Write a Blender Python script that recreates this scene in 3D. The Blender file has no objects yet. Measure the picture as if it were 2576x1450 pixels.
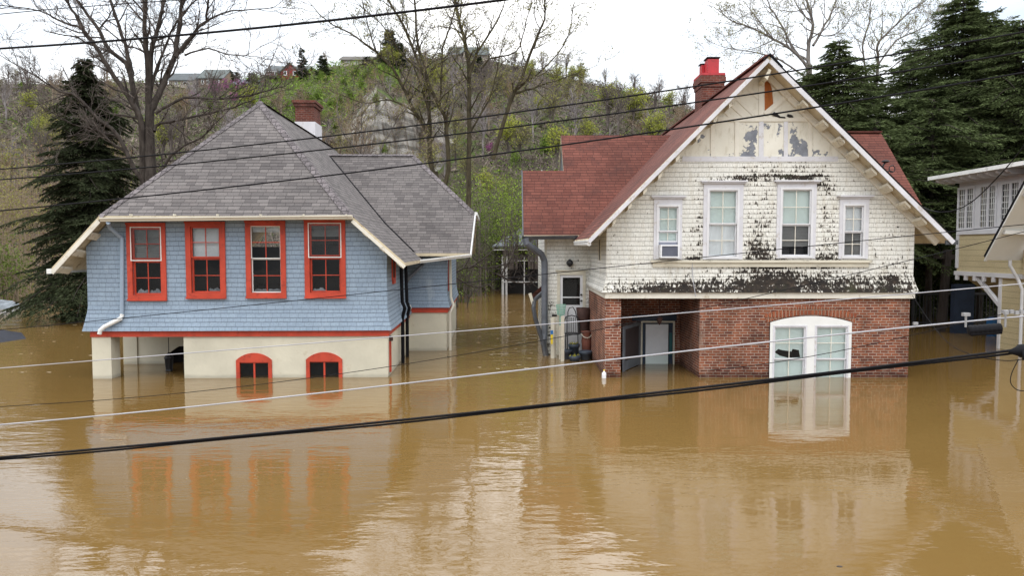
import bpy, bmesh, math, random
import numpy as np
from mathutils import Vector, Matrix
from mathutils.geometry import tessellate_polygon
R = math.radians
S = bpy.context.scene
COL = S.collection
rnd = random.Random(7)
rng = np.random.default_rng(11)

# ------------------------------------------------------------------ camera
F, CX, CY, H = 1850.0, 1288.0, 725.0, 3.65        # focal length in px of a 2576 px wide picture
PITCH = math.atan(100 / F)
cam = bpy.data.cameras.new('camera')
cam.sensor_width = 36; cam.lens = 36 * F / 2576
cam.clip_start = .1; cam.clip_end = 2000
camo = bpy.data.objects.new('camera', cam); COL.objects.link(camo)
camo.location = (0, 0, H); camo.rotation_euler = (math.pi / 2 - PITCH, 0, 0)
S.camera = camo

# ------------------------------------------------------------------ world, sun, exposure
S.view_settings.view_transform = 'Standard'; S.view_settings.look = 'None'
S.view_settings.exposure = -.06; S.view_settings.gamma = 1
S.view_settings.use_curve_mapping = False
SUN_EL, SUN_AZ = 58, 205       # sun behind and left of the camera, behind cloud
w = bpy.data.worlds.new('World'); S.world = w; w.use_nodes = True
nt = w.node_tree; nt.nodes.clear()
def N(nt, typ, **kw):
    n = nt.nodes.new(typ)
    for k, v in kw.items():
        if k.startswith('i_'):
            k = k[2:]
            n.inputs[int(k) if k.isdigit() else k.replace('_', ' ')].default_value = v
        else:
            setattr(n, k, v)
    return n
def LK(nt, a, b): nt.links.new(a, b)
def mth(nt, op, a, b=None, c=None, clamp=False):
    n = nt.nodes.new('ShaderNodeMath'); n.operation = op; n.use_clamp = clamp
    for i, v in enumerate((a, b, c)):
        if v is None: continue
        if isinstance(v, (int, float)): n.inputs[i].default_value = v
        else: nt.links.new(v, n.inputs[i])
    return n.outputs[0]
def ramp(nt, fac, stops, interp='LINEAR'):
    n = nt.nodes.new('ShaderNodeValToRGB'); cr = n.color_ramp; cr.interpolation = interp
    while len(cr.elements) < len(stops): cr.elements.new(.5)
    for e, (p, c) in zip(cr.elements, stops):
        e.position = p
        e.color = (c, c, c, 1) if isinstance(c, (int, float)) else (*c, 1)
    nt.links.new(fac, n.inputs[0]); return n.outputs[0]
def mixc(nt, fac, a, b, typ='MIX'):
    n = nt.nodes.new('ShaderNodeMix'); n.data_type = 'RGBA'; n.blend_type = typ
    for idx, v in ((0, fac), (6, a), (7, b)):
        if isinstance(v, (int, float)): n.inputs[idx].default_value = v
        elif isinstance(v, tuple): n.inputs[idx].default_value = (*v[:3], 1)
        else: nt.links.new(v, n.inputs[idx])
    return n.outputs[2]
sky = N(nt, 'ShaderNodeTexSky', sky_type='NISHITA', sun_disc=False)
sky.sun_elevation = R(SUN_EL); sky.sun_rotation = R(SUN_AZ)
bg1 = N(nt, 'ShaderNodeBackground'); bg1.inputs[1].default_value = .1
LK(nt, sky.outputs[0], bg1.inputs[0])
tc = N(nt, 'ShaderNodeTexCoord'); sx = N(nt, 'ShaderNodeSeparateXYZ'); LK(nt, tc.outputs['Generated'], sx.inputs[0])
el = mth(nt, 'MAXIMUM', sx.outputs[2], 0.0)
lum = mth(nt, 'ADD', mth(nt, 'MULTIPLY_ADD', mth(nt, 'MINIMUM', el, .45), 4.5, .84), mth(nt, 'MULTIPLY', mth(nt, 'MAXIMUM', mth(nt, 'SUBTRACT', el, .45), 0.0), .7))            # overcast: about three times as bright overhead
inv = mth(nt, 'ADD', el, .22)
cb = N(nt, 'ShaderNodeCombineXYZ')
LK(nt, mth(nt, 'DIVIDE', sx.outputs[0], inv), cb.inputs[0]); LK(nt, mth(nt, 'DIVIDE', sx.outputs[1], inv), cb.inputs[1])
nz = N(nt, 'ShaderNodeTexNoise', i_Scale=.95, i_Detail=5.0, i_Roughness=.5); LK(nt, cb.outputs[0], nz.inputs['Vector'])
cc = ramp(nt, nz.outputs[0], [(.33, (.50, .57, .655)), (.47, (.84, .88, .92)), (.56, (1, 1, 1))])
bg2 = N(nt, 'ShaderNodeBackground'); LK(nt, cc, bg2.inputs[0]); LK(nt, lum, bg2.inputs[1])
mx = N(nt, 'ShaderNodeMixShader'); mx.inputs[0].default_value = .93
LK(nt, bg1.outputs[0], mx.inputs[1]); LK(nt, bg2.outputs[0], mx.inputs[2])
wo = N(nt, 'ShaderNodeOutputWorld'); LK(nt, mx.outputs[0], wo.inputs[0])
sl = bpy.data.lights.new('sun', 'SUN'); sl.energy = .8; sl.angle = R(25); sl.color = (1, .96, .9)
so = bpy.data.objects.new('sun', sl); COL.objects.link(so)
az = R(SUN_AZ)
sd = Vector((math.sin(az) * math.cos(R(SUN_EL)), math.cos(az) * math.cos(R(SUN_EL)), math.sin(R(SUN_EL))))
so.rotation_euler = sd.to_track_quat('Z', 'Y').to_euler(); so.location = (0, -20, 40)

# ------------------------------------------------------------------ pixel -> place
cp, sp_ = math.cos(PITCH), math.sin(PITCH)
def ray(px, py):
    a, b = (px - CX) / F, (CY - py) / F
    return Vector((a, cp + b * sp_, b * cp - sp_))
def P(px, py, Y):
    d = ray(px, py); return Vector((0, 0, H)) + d * (Y / d.y)
def G(px, py, z=0.0):
    d = ray(px, py); return Vector((0, 0, H)) + d * ((z - H) / d.z)
class Frame:
    """a house's own axes: s to the right along its front, t into its depth, z up"""
    def __init__(self, o, ang): self.o = Vector((o[0], o[1], 0)); self.a = ang; self.c, self.n = math.cos(ang), math.sin(ang)
    def loc(self, p):
        d = Vector(p) - self.o; return Vector((d.x * self.c + d.y * self.n, -d.x * self.n + d.y * self.c, d.z))
    def L(self, px, py, t):
        """(s, z) where the pixel's ray meets the plane t = const"""
        d = ray(px, py); o = Vector((0, 0, H)) - self.o
        nv = Vector((-self.n, self.c, 0)); k = (t - o.dot(nv)) / d.dot(nv)
        q = self.loc(Vector((0, 0, H)) + d * k); return q.x, q.z
    def s(self, px, py, t): return self.L(px, py, t)[0]
    def z(self, py, t, px=1288): return self.L(px, py, t)[1]

# ------------------------------------------------------------------ mesh building
class MB:
    def __init__(self): self.v, self.f, self.m = [], [], []
    def quad(self, *p, m=0):
        b = len(self.v); self.v += [tuple(q) for q in p]; self.f.append(tuple(range(b, b + len(p)))); self.m.append(m); return self
    def box(self, x0, x1, y0, y1, z0, z1, m=0):
        x0, x1 = min(x0, x1), max(x0, x1); y0, y1 = min(y0, y1), max(y0, y1); z0, z1 = min(z0, z1), max(z0, z1)
        b = len(self.v)
        self.v += [(x, y, z) for z in (z0, z1) for y in (y0, y1) for x in (x0, x1)]
        for f in ((0, 2, 3, 1), (4, 5, 7, 6), (0, 1, 5, 4), (2, 6, 7, 3), (0, 4, 6, 2), (1, 3, 7, 5)):
            self.f.append(tuple(b + i for i in f)); self.m.append(m)
        return self
    def prism(self, pts, off, m=0, ms=None):
        """polygon pts swept by vector off"""
        n = len(pts); b = len(self.v); off = Vector(off); pts = [Vector(p) for p in pts]
        nm = Vector((0, 0, 0))
        for i in range(n):
            a, c = pts[i], pts[(i + 1) % n]; nm += a.cross(c)
        if nm.dot(off) > 0: pts = pts[::-1]
        self.v += [tuple(p) for p in pts] + [tuple(p + off) for p in pts]
        self.f.append(tuple(range(b, b + n))); self.m.append(m)
        self.f.append(tuple(range(b + 2 * n - 1, b + n - 1, -1))); self.m.append(m if ms is None else ms)
        for i in range(n):
            j = (i + 1) % n
            self.f.append((b + j, b + i, b + n + i, b + n + j)); self.m.append(m if ms is None else ms)
        return self
    def beam(self, a, b, w, h, m=0, up=(0, 0, 1)):
        a, b = Vector(a), Vector(b); d = (b - a).normalized(); up = Vector(up)
        if abs(d.dot(up)) > .98: up = Vector((0, 1, 0))
        s = d.cross(up).normalized() * (w / 2); u = s.cross(d).normalized() * (h / 2)
        return self.prism([a - s - u, a + s - u, a + s + u, a - s + u], b - a, m)
    def tube(self, pts, r, n=8, m=0, cap=True):
        pts = [Vector(p) for p in pts]; rs = r if isinstance(r, (list, tuple)) else [r] * len(pts)
        md = (pts[-1] - pts[0]); ref = Vector((0, 0, 1)) if abs(md.z) < .8 * md.length else Vector((0, 1, 0))
        b = len(self.v)
        for i, p in enumerate(pts):
            d = (pts[min(i + 1, len(pts) - 1)] - pts[max(i - 1, 0)]).normalized()
            x = d.cross(ref)
            x = x.normalized() if x.length > 1e-4 else Vector((1, 0, 0)); y = d.cross(x)
            for k in range(n):
                a = 2 * math.pi * k / n; self.v.append(tuple(p + (x * math.cos(a) + y * math.sin(a)) * rs[i]))
        for i in range(len(pts) - 1):
            for k in range(n):
                k2 = (k + 1) % n
                self.f.append((b + i * n + k, b + i * n + k2, b + (i + 1) * n + k2, b + (i + 1) * n + k)); self.m.append(m)
        if cap:
            self.f.append(tuple(b + k for k in range(n - 1, -1, -1))); self.m.append(m)
            e = b + (len(pts) - 1) * n
            self.f.append(tuple(e + k for k in range(n))); self.m.append(m)
        return self
    def lathe(self, prof, c=(0, 0, 0), n=20, m=0):
        b = len(self.v)
        for r, z in prof:
            for k in range(n):
                a = 2 * math.pi * k / n; self.v.append((c[0] + r * math.cos(a), c[1] + r * math.sin(a), c[2] + z))
        for i in range(len(prof) - 1):
            for k in range(n):
                k2 = (k + 1) % n
                self.f.append((b + i * n + k, b + i * n + k2, b + (i + 1) * n + k2, b + (i + 1) * n + k)); self.m.append(m)
        return self
    def panel(self, outer, holes, y, m=0, depth=.18, mr=None, flip=False):
        """a wall in the plane y = const: 2-D outline (x, z) with holes and their reveals"""
        loops = [outer] + holes
        pv = [[Vector((p[0], p[1], 0)) for p in l] for l in loops]
        flat = [p for l in pv for p in l]; b = len(self.v)
        self.v += [(p.x, y, p.y) for p in flat]
        for t in tessellate_polygon(pv):
            a, c, d = (flat[i] for i in t)
            cr = (c.x - a.x) * (d.y - a.y) - (c.y - a.y) * (d.x - a.x)
            t = tuple(t) if (cr > 0) != flip else tuple(t)[::-1]
            self.f.append(tuple(b + i for i in t)); self.m.append(m)
        for h in holes:
            for i in range(len(h)):
                p, q = h[i], h[(i + 1) % len(h)]
                self.quad((p[0], y, p[1]), (q[0], y, q[1]), (q[0], y + depth, q[1]), (p[0], y + depth, p[1]), m=m if mr is None else mr)
        return self
    def build(self, name, mats, parent=None, loc=None, smooth=False):
        me = bpy.data.meshes.new(name); me.from_pydata(self.v, [], self.f)
        mats = mats if isinstance(mats, (list, tuple)) else [mats]
        for q in mats: me.materials.append(q)
        me.polygons.foreach_set('material_index', self.m)
        if smooth: me.polygons.foreach_set('use_smooth', [True] * len(self.f))
        uv = me.uv_layers.new(name='uv'); me.update()
        co = np.empty(len(me.vertices) * 3); me.vertices.foreach_get('co', co); co = co.reshape(-1, 3)
        nm = np.empty(len(me.polygons) * 3); me.polygons.foreach_get('normal', nm); nm = nm.reshape(-1, 3)
        li = np.empty(len(me.loops), dtype=np.int32); me.loops.foreach_get('vertex_index', li)
        lt = np.empty(len(me.polygons), dtype=np.int32); me.polygons.foreach_get('loop_total', lt)
        fn = np.repeat(nm, lt, axis=0)
        hz = np.hypot(fn[:, 0], fn[:, 1]); flat = hz < .2
        tx = np.where(flat, 1, -fn[:, 1] / np.maximum(hz, 1e-6)); ty = np.where(flat, 0, fn[:, 0] / np.maximum(hz, 1e-6))
        bx = -fn[:, 2] * ty; by = fn[:, 2] * tx; bz = fn[:, 0] * ty - fn[:, 1] * tx
        p = co[li]
        u = p[:, 0] * tx + p[:, 1] * ty; v = p[:, 0] * bx + p[:, 1] * by + p[:, 2] * bz
        uv.data.foreach_set('uv', np.stack([u, v], 1).astype(np.float32).ravel())
        o = bpy.data.objects.new(name, me); COL.objects.link(o)
        if parent is not None: o.parent = parent
        if loc is not None: o.location = loc
        return o
def npmesh(name, v, f, mat, parent=None, mi=None, loc=None):
    """fast mesh from arrays: v (N,3), f (M,3 or 4)"""
    me = bpy.data.meshes.new(name); v = np.asarray(v, np.float32); f = np.asarray(f, np.int32); k = f.shape[1]
    me.vertices.add(len(v)); me.vertices.foreach_set('co', v.ravel())
    me.loops.add(f.size); me.loops.foreach_set('vertex_index', f.ravel())
    me.polygons.add(len(f)); me.polygons.foreach_set('loop_start', np.arange(0, f.size, k, dtype=np.int32))
    for q in (mat if isinstance(mat, list) else [mat]): me.materials.append(q)
    if mi is not None: me.polygons.foreach_set('material_index', np.asarray(mi, np.int32))
    me.update(calc_edges=True); me.validate()
    o = bpy.data.objects.new(name, me); COL.objects.link(o)
    if parent is not None: o.parent = parent
    if loc is not None: o.location = loc
    return o
def tag(o, label=None, cat=None, group=None, kind=None):
    if label: o['label'] = label
    if cat: o['category'] = cat
    if group: o['group'] = group
    if kind: o['kind'] = kind
    return o
def thing(name, label, cat, loc=(0, 0, 0), rotz=0, group=None):
    o = bpy.data.objects.new(name, None); COL.objects.link(o); o.empty_display_size = .2
    o.location = loc; o.rotation_euler = (0, 0, rotz)
    return tag(o, label, cat, group)
def arc(x0, x1, zs, rise, n=12):
    """points of a segmental arch from (x1, zs) over to (x0, zs)"""
    c = (x1 - x0) / 2; r = (c * c + rise * rise) / (2 * rise); cx = (x0 + x1) / 2; cz = zs + rise - r
    a0 = math.asin(c / r)
    return [(cx + r * math.sin(a0 - 2 * a0 * i / n), cz + r * math.cos(a0 - 2 * a0 * i / n)) for i in range(n + 1)]
# ------------------------------------------------------------------ materials
def newmat(name):
    m = bpy.data.materials.new(name); m.use_nodes = True; nt = m.node_tree; nt.nodes.clear()
    out = N(nt, 'ShaderNodeOutputMaterial'); b = N(nt, 'ShaderNodeBsdfPrincipled'); LK(nt, b.outputs[0], out.inputs[0])
    return m, nt, b
def coords(nt, kind='Object', scale=(1, 1, 1)):
    t = N(nt, 'ShaderNodeTexCoord'); mp = N(nt, 'ShaderNodeMapping'); mp.inputs['Scale'].default_value = scale
    LK(nt, t.outputs[kind], mp.inputs[0]); return mp.outputs[0]
def noise(nt, vec, scale, detail=4, rough=.55):
    n = N(nt, 'ShaderNodeTexNoise', i_Scale=scale, i_Detail=detail, i_Roughness=rough); LK(nt, vec, n.inputs['Vector']); return n.outputs[0]
def bump(nt, b, h, dist, strength=1.0):
    n = N(nt, 'ShaderNodeBump', i_Strength=strength, i_Distance=dist); LK(nt, h, n.inputs['Height']); LK(nt, n.outputs[0], b.inputs['Normal'])
def plain(name, c, rough=.6, var=.18, scale=3.0, bmp=.002, dirt=None, metal=0, spec=.35, streak=(1, 1, 1)):
    m, nt, b = newmat(name); v = coords(nt, 'Object', streak)
    n = noise(nt, v, scale, 6, .6)
    lo = tuple(x * (1 - var) for x in c); hi = tuple(min(1, x * (1 + var)) for x in c)
    col = ramp(nt, n, [(.3, lo), (.7, hi)])
    if dirt:
        dc, amt = dirt
        n2 = noise(nt, v, scale * 2.7, 8, .7)
        k = ramp(nt, n2, [(.62 - amt * .3, 0.0), (.72 - amt * .2, 1.0)])
        col = mixc(nt, mth(nt, 'MULTIPLY', k, .8), col, dc)
    LK(nt, col, b.inputs['Base Color']); b.inputs['Roughness'].default_value = rough; b.inputs['Metallic'].default_value = metal
    b.inputs['Specular IOR Level'].default_value = spec
    if bmp: bump(nt, b, noise(nt, v, scale * 12, 4), bmp)
    return m
def brick(nt, c1, c2, mo, bw, bh, ms, off=.5, smooth=.1, bias=0.0, vec=None, sq=1.0, sqf=2):
    n = N(nt, 'ShaderNodeTexBrick', offset=off, squash=sq, squash_frequency=sqf)
    n.inputs['Scale'].default_value = 1; n.inputs['Brick Width'].default_value = bw; n.inputs['Row Height'].default_value = bh
    n.inputs['Mortar Size'].default_value = ms; n.inputs['Mortar Smooth'].default_value = smooth; n.inputs['Bias'].default_value = bias
    for i, c in ((1, c1), (2, c2), (3, mo)): n.inputs[i].default_value = (*c, 1)
    if vec is None:
        vec = coords(nt, 'UV')
    LK(nt, vec, n.inputs[0]); return n
def warp(nt, vec, amp, scale):
    """shake a vector a little so that courses are not ruler straight"""
    n = N(nt, 'ShaderNodeTexNoise', i_Scale=scale, i_Detail=2.0); LK(nt, vec, n.inputs['Vector'])
    s = N(nt, 'ShaderNodeVectorMath', operation='SUBTRACT'); LK(nt, n.outputs['Color'], s.inputs[0]); s.inputs[1].default_value = (.5, .5, .5)
    k = N(nt, 'ShaderNodeVectorMath', operation='SCALE'); LK(nt, s.outputs[0], k.inputs[0]); k.inputs['Scale'].default_value = amp
    a = N(nt, 'ShaderNodeVectorMath', operation='ADD'); LK(nt, vec, a.inputs[0]); LK(nt, k.outputs[0], a.inputs[1]); return a.outputs[0]
def rowshift(nt, uv, bh, amt):
    """shift every course sideways by its own amount, so joints never line up"""
    sep = N(nt, 'ShaderNodeSeparateXYZ'); LK(nt, uv, sep.inputs[0]); rv = mth(nt, 'DIVIDE', sep.outputs[1], bh)
    wn = N(nt, 'ShaderNodeTexWhiteNoise', noise_dimensions='1D'); LK(nt, mth(nt, 'FLOOR', rv), wn.inputs['W'])
    cb = N(nt, 'ShaderNodeCombineXYZ'); LK(nt, mth(nt, 'MULTIPLY_ADD', wn.outputs[0], amt, sep.outputs[0]), cb.inputs[0]); LK(nt, sep.outputs[1], cb.inputs[1])
    return cb.outputs[0], mth(nt, 'FRACT', rv)
def coursed(name, c1, c2, mo, bw, bh, ms, rough=.8, var=.25, vs=.6, bd=.006, amp=.02, third=None, off=.5, stain=None, spec=.25, line=.35, joint=1.0, lw=.10):
    """rows of shingles or bricks over uv in metres; line = strength of the shadow painted along each butt edge, joint = strength of the upright joints"""
    m, nt, b = newmat(name); uv0 = warp(nt, coords(nt, 'UV'), amp, 1.4)
    uv, saw = rowshift(nt, uv0, bh, 1.0 if off != .5 or bh > .1 else .06)
    sh = bh > .1
    k = brick(nt, c1, c2, mo, bw, bh, ms, 0.0 if sh else off, vec=uv, sq=.72 if sh else 1.0, sqf=2)
    mid = tuple((x + y) / 2 for x, y in zip(c1, c2)); col = k.outputs[0]
    if joint < 1: col = mixc(nt, mth(nt, 'MULTIPLY', k.outputs['Fac'], 1 - joint), col, mid)
    if third:                                   # a second pattern of odd pieces
        k2 = brick(nt, (0, 0, 0), (1, 1, 1), (0, 0, 0), bw, bh, ms, 0.0 if sh else off, vec=uv, bias=-.45, sq=.72 if sh else 1.0, sqf=2)
        sel = ramp(nt, k2.outputs[0], [(.3, 0.0), (.6, 1.0)])
        col = mixc(nt, mth(nt, 'MULTIPLY', sel, .8), col, third)
    ob = coords(nt, 'Object')
    n = noise(nt, ob, vs, 6, .65)
    col = mixc(nt, 1.0, col, ramp(nt, n, [(.28, 1 - var), (.72, 1 + var * .5)]), 'MULTIPLY')
    n2 = noise(nt, uv0, 22, 3)
    col = mixc(nt, 1.0, col, ramp(nt, n2, [(.3, .86), (.7, 1.1)]), 'MULTIPLY')
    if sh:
        ln = ramp(nt, saw, [(0, 1 - line), (lw, 1 - line * .8), (lw * 1.9, 1.0), (1, 1.0)])  # shadow line of each course, painted into the colour
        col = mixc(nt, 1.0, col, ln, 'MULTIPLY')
    if stain:
        sc, th = stain
        n3 = noise(nt, coords(nt, 'Object', (1, 1, .35)), 1.6, 8, .7)
        col = mixc(nt, mth(nt, 'MULTIPLY', ramp(nt, n3, [(th, 0.0), (th + .14, 1.0)]), .6), col, sc)
    LK(nt, col, b.inputs['Base Color']); b.inputs['Roughness'].default_value = rough; b.inputs['Specular IOR Level'].default_value = spec
    h = mth(nt, 'ADD', mth(nt, 'MULTIPLY', mth(nt, 'SUBTRACT', 1.0, k.outputs['Fac']), .6 * joint), mth(nt, 'MULTIPLY', mth(nt, 'SUBTRACT', 1.0, saw), .7 if sh else 0.0))
    bump(nt, b, mth(nt, 'ADD', h, mth(nt, 'MULTIPLY', n2, .25)), bd)
    m['saw'] = 0
    return m, nt, b, col, saw, uv
M = {}
M['roof_grey'] = coursed('grey_asphalt_shingle', (.105, .094, .093), (.195, .176, .170), (.058, .051, .051), .33, .145, .005, .9, .25, .5, .006, .012, (.125, .109, .106), stain=((.075, .068, .07), .60), line=.46, lw=.12)[0]
M['roof_red'] = coursed('red_asphalt_shingle', (.128, .042, .031), (.188, .067, .049), (.048, .018, .015), .36, .15, .006, .9, .42, .45, .006, .012, (.095, .030, .024), stain=((.062, .026, .022), .52), line=.45, lw=.12)[0]
M['cap_grey'] = coursed('grey_cap_shingle', (.12, .105, .108), (.20, .175, .18), (.04, .036, .038), .2, .2, .008, .9, .2, .6, .005, .0)[0]
M['blue'] = coursed('blue_shingle', (.262, .334, .425), (.292, .37, .46), (.115, .148, .185), .24, .128, .0045, .7, .16, .5, .006, .025, (.238, .308, .40), stain=((.41, .45, .50), .60), line=.42, joint=.7)[0]
M['brick'] = coursed('weathered_red_brick', (.13, .040, .028), (.34, .112, .052), (.40, .32, .26), .215, .077, .0085, .9, .75, 1.3, .005, .022, (.06, .024, .026), stain=((.40, .29, .23), .575))[0]
M['brick_arch'] = coursed('arch_brick', (.26, .075, .04), (.36, .115, .055), (.36, .27, .2), .1, .24, .010, .9, .35, .9, .004, .0)[0]
M['brick_dark'] = coursed('dark_chimney_brick', (.10, .028, .021), (.20, .055, .035), (.19, .13, .11), .215, .078, .009, .9, .5, 1.2, .005, .015, (.06, .02, .018))[0]
M['red'] = plain('red_gloss_trim', (.46, .056, .028), .55, .2, 2.0, .001, ((.24, .032, .022), .22))
M['stucco'] = plain('cream_stucco', (.56, .525, .42), .9, .11, .9, .005, ((.47, .41, .30), .06))
M['cream'] = plain('cream_painted_wood', (.69, .655, .575), .6, .10, 1.6, .001, ((.42, .35, .25), .16))
M['white'] = plain('white_painted_wood', (.66, .66, .68), .5, .08, 1.6, .001)
M['bright_white'] = plain('clean_white_paint', (.74, .74, .72), .45, .05, 2, .0)
M['worn'] = plain('worn_lavender_white_paint', (.60, .595, .63), .6, .10, 2.0, .002, ((.42, .37, .31), .20))
M['weather'] = plain('weathered_white_board', (.60, .56, .46), .8, .16, 3.0, .003, ((.17, .15, .12), .16), streak=(.35, 1, 1))
M['soffit'] = plain('stained_cream_soffit', (.55, .47, .33), .8, .2, 1.8, .002, ((.2, .13, .07), .25))
M['beam_white'] = plain('white_outlooker', (.62, .57, .46), .7, .12, 3.0, .002, ((.14, .10, .07), .22))
M['gutter'] = plain('cream_gutter_metal', (.62, .58, .49), .4, .08, 1.2, .0, ((.4, .35, .27), .1), spec=.5)
M['gutter_white'] = plain('white_gutter_metal', (.75, .75, .73), .4, .10, 1.5, .0, ((.35, .33, .3), .15), spec=.5)
M['gutter_dark'] = plain('dark_grey_gutter_metal', (.055, .058, .066), .35, .3, 2, .001, ((.16, .15, .14), .1), spec=.5)
M['grey_pipe'] = plain('grey_blue_downpipe', (.27, .34, .43), .45, .08, 1.5, .0, spec=.5)
M['steel_pipe'] = plain('slate_grey_pipe', (.11, .12, .14), .4, .3, 3, .001, spec=.5)
M['black'] = plain('black_rubber', (.007, .007, .009), .65, .3, 3, .0, spec=.12)
M['cable_grey'] = plain('pale_grey_cable', (.36, .355, .38), .5, .15, 2, .0)
M['galv'] = plain('galvanised_metal', (.38, .38, .39), .45, .2, 4, .0, metal=.6)
M['iron'] = plain('black_iron', (.02, .02, .022), .5, .3, 5, .0)
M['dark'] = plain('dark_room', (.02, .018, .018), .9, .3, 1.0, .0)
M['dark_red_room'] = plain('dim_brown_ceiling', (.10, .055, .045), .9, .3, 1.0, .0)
M['blind_white'] = plain('white_slat_blind', (.88, .90, .92), .7, .12, 1, .0)
M['blind_green'] = plain('pale_green_roller_blind', (.74, .83, .80), .8, .05, .8, .0)
M['blind_grey'] = plain('grey_slat_blind', (.30, .29, .28), .8, .15, 1.5, .0)
M['curtain'] = plain('white_curtain', (.82, .84, .86), .9, .08, 2.5, .004, streak=(3, 3, .6))
M['frost'] = plain('frosty_white_film', (.22, .235, .255), .9, .5, 5, .0)
M['cushion'] = plain('dark_grey_cushion', (.06, .055, .06), .9, .4, 4, .003)
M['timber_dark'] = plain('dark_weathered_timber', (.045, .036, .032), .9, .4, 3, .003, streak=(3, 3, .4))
M['yellow'] = coursed('yellow_siding_paint', (.54, .455, .275), (.58, .49, .30), (.42, .35, .2), 1.4, .21, .004, .75, .10, .8, .006, .03, line=.35, joint=.35, lw=.06)[0]
M['terracotta'] = plain('terracotta', (.17, .06, .04), .8, .3, 4, .001, ((.3, .24, .2), .1))
M['rust_brown'] = plain('rusty_brown_metal', (.05, .025, .02), .8, .4, 6, .001)
M['blue_pot'] = plain('blue_grey_glaze', (.055, .07, .095), .35, .3, 4, .001, spec=.5)
M['teal'] = plain('teal_door_paint', (.018, .10, .105), .5, .2, 3, .0)
M['navy'] = plain('navy_frame_paint', (.016, .03, .055), .5, .2, 3, .0)
M['mint'] = plain('mint_green_wire', (.28, .52, .42), .6, .1, 3, .0)
M['blue_plastic'] = plain('blue_plastic', (.03, .16, .42), .4, .1, 3, .0)
M['yellow_plastic'] = plain('yellow_plastic', (.75, .55, .03), .4, .1, 3, .0)
M['gauge_white'] = plain('white_plastic', (.72, .73, .75), .4, .06, 3, .0)
M['grille'] = plain('grey_grille', (.20, .21, .26), .5, .1, 4, .0)
M['red_metal'] = plain('red_painted_flue', (.42, .022, .03), .4, .2, 3, .001, ((.2, .02, .02), .1), spec=.5)
M['slate'] = plain('grey_slate', (.10, .108, .115), .85, .2, 1, .003)
M['dark_roof'] = plain('dark_blue_wet_shingle', (.011, .013, .022), .85, .4, 2.5, .004)
M['tarp'] = plain('silver_tarp', (.17, .19, .21), .5, .4, 2.0, .02)
M['post_blue'] = plain('dark_blue_post', (.025, .04, .075), .6, .2, 3, .0)
M['litter'] = plain('yellow_foliage_scrap', (.38, .36, .05), .8, .3, 6, .0)
M['wood_flotsam'] = plain('pale_wet_wood', (.30, .25, .20), .8, .4, 4, .003)
M['plywood'] = plain('orange_weathered_plywood', (.40, .125, .03), .8, .25, 2.4, .002, ((.20, .06, .02), .2), streak=(4, 4, .5))

def damp(m, edge, k):
    """wet stain with a wandering upper edge where the flood laps the wall"""
    nt = m.node_tree; b = next(n for n in nt.nodes if n.type == 'BSDF_PRINCIPLED'); src = b.inputs['Base Color'].links[0].from_socket
    ob = coords(nt, 'Object'); s = N(nt, 'ShaderNodeSeparateXYZ'); LK(nt, ob, s.inputs[0])
    z = mth(nt, 'SUBTRACT', s.outputs[2], mth(nt, 'MULTIPLY', noise(nt, coords(nt, 'Object', (1, 1, .3)), 2.6, 5, .6), edge * 1.6))
    LK(nt, mixc(nt, 1.0, src, ramp(nt, mth(nt, 'ADD', z, .5), [(.48, k), (.56, 1.0)]), 'MULTIPLY'), b.inputs['Base Color'])
damp(M['brick'], .16, .55); damp(M['stucco'], .07, .74)
def glass():
    m = bpy.data.materials.new('window_glass'); m.use_nodes = True; nt = m.node_tree; nt.nodes.clear()
    out = N(nt, 'ShaderNodeOutputMaterial'); t = N(nt, 'ShaderNodeBsdfTransparent', i_Color=(.95, .97, .97, 1)); g = N(nt, 'ShaderNodeBsdfGlossy', i_Roughness=.02)
    fr = N(nt, 'ShaderNodeFresnel', i_IOR=1.5); mx = N(nt, 'ShaderNodeMixShader')
    v = coords(nt, 'Object'); bp = N(nt, 'ShaderNodeBump', i_Strength=.3, i_Distance=.004); LK(nt, noise(nt, v, 2.5, 2), bp.inputs['Height'])
    LK(nt, bp.outputs[0], g.inputs['Normal'])
    k = mth(nt, 'MULTIPLY', fr.outputs[0], .7, clamp=True)
    LK(nt, k, mx.inputs[0]); LK(nt, t.outputs[0], mx.inputs[1]); LK(nt, g.outputs[0], mx.inputs[2]); LK(nt, mx.outputs[0], out.inputs[0]); return m
M['glass'] = glass()

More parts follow.
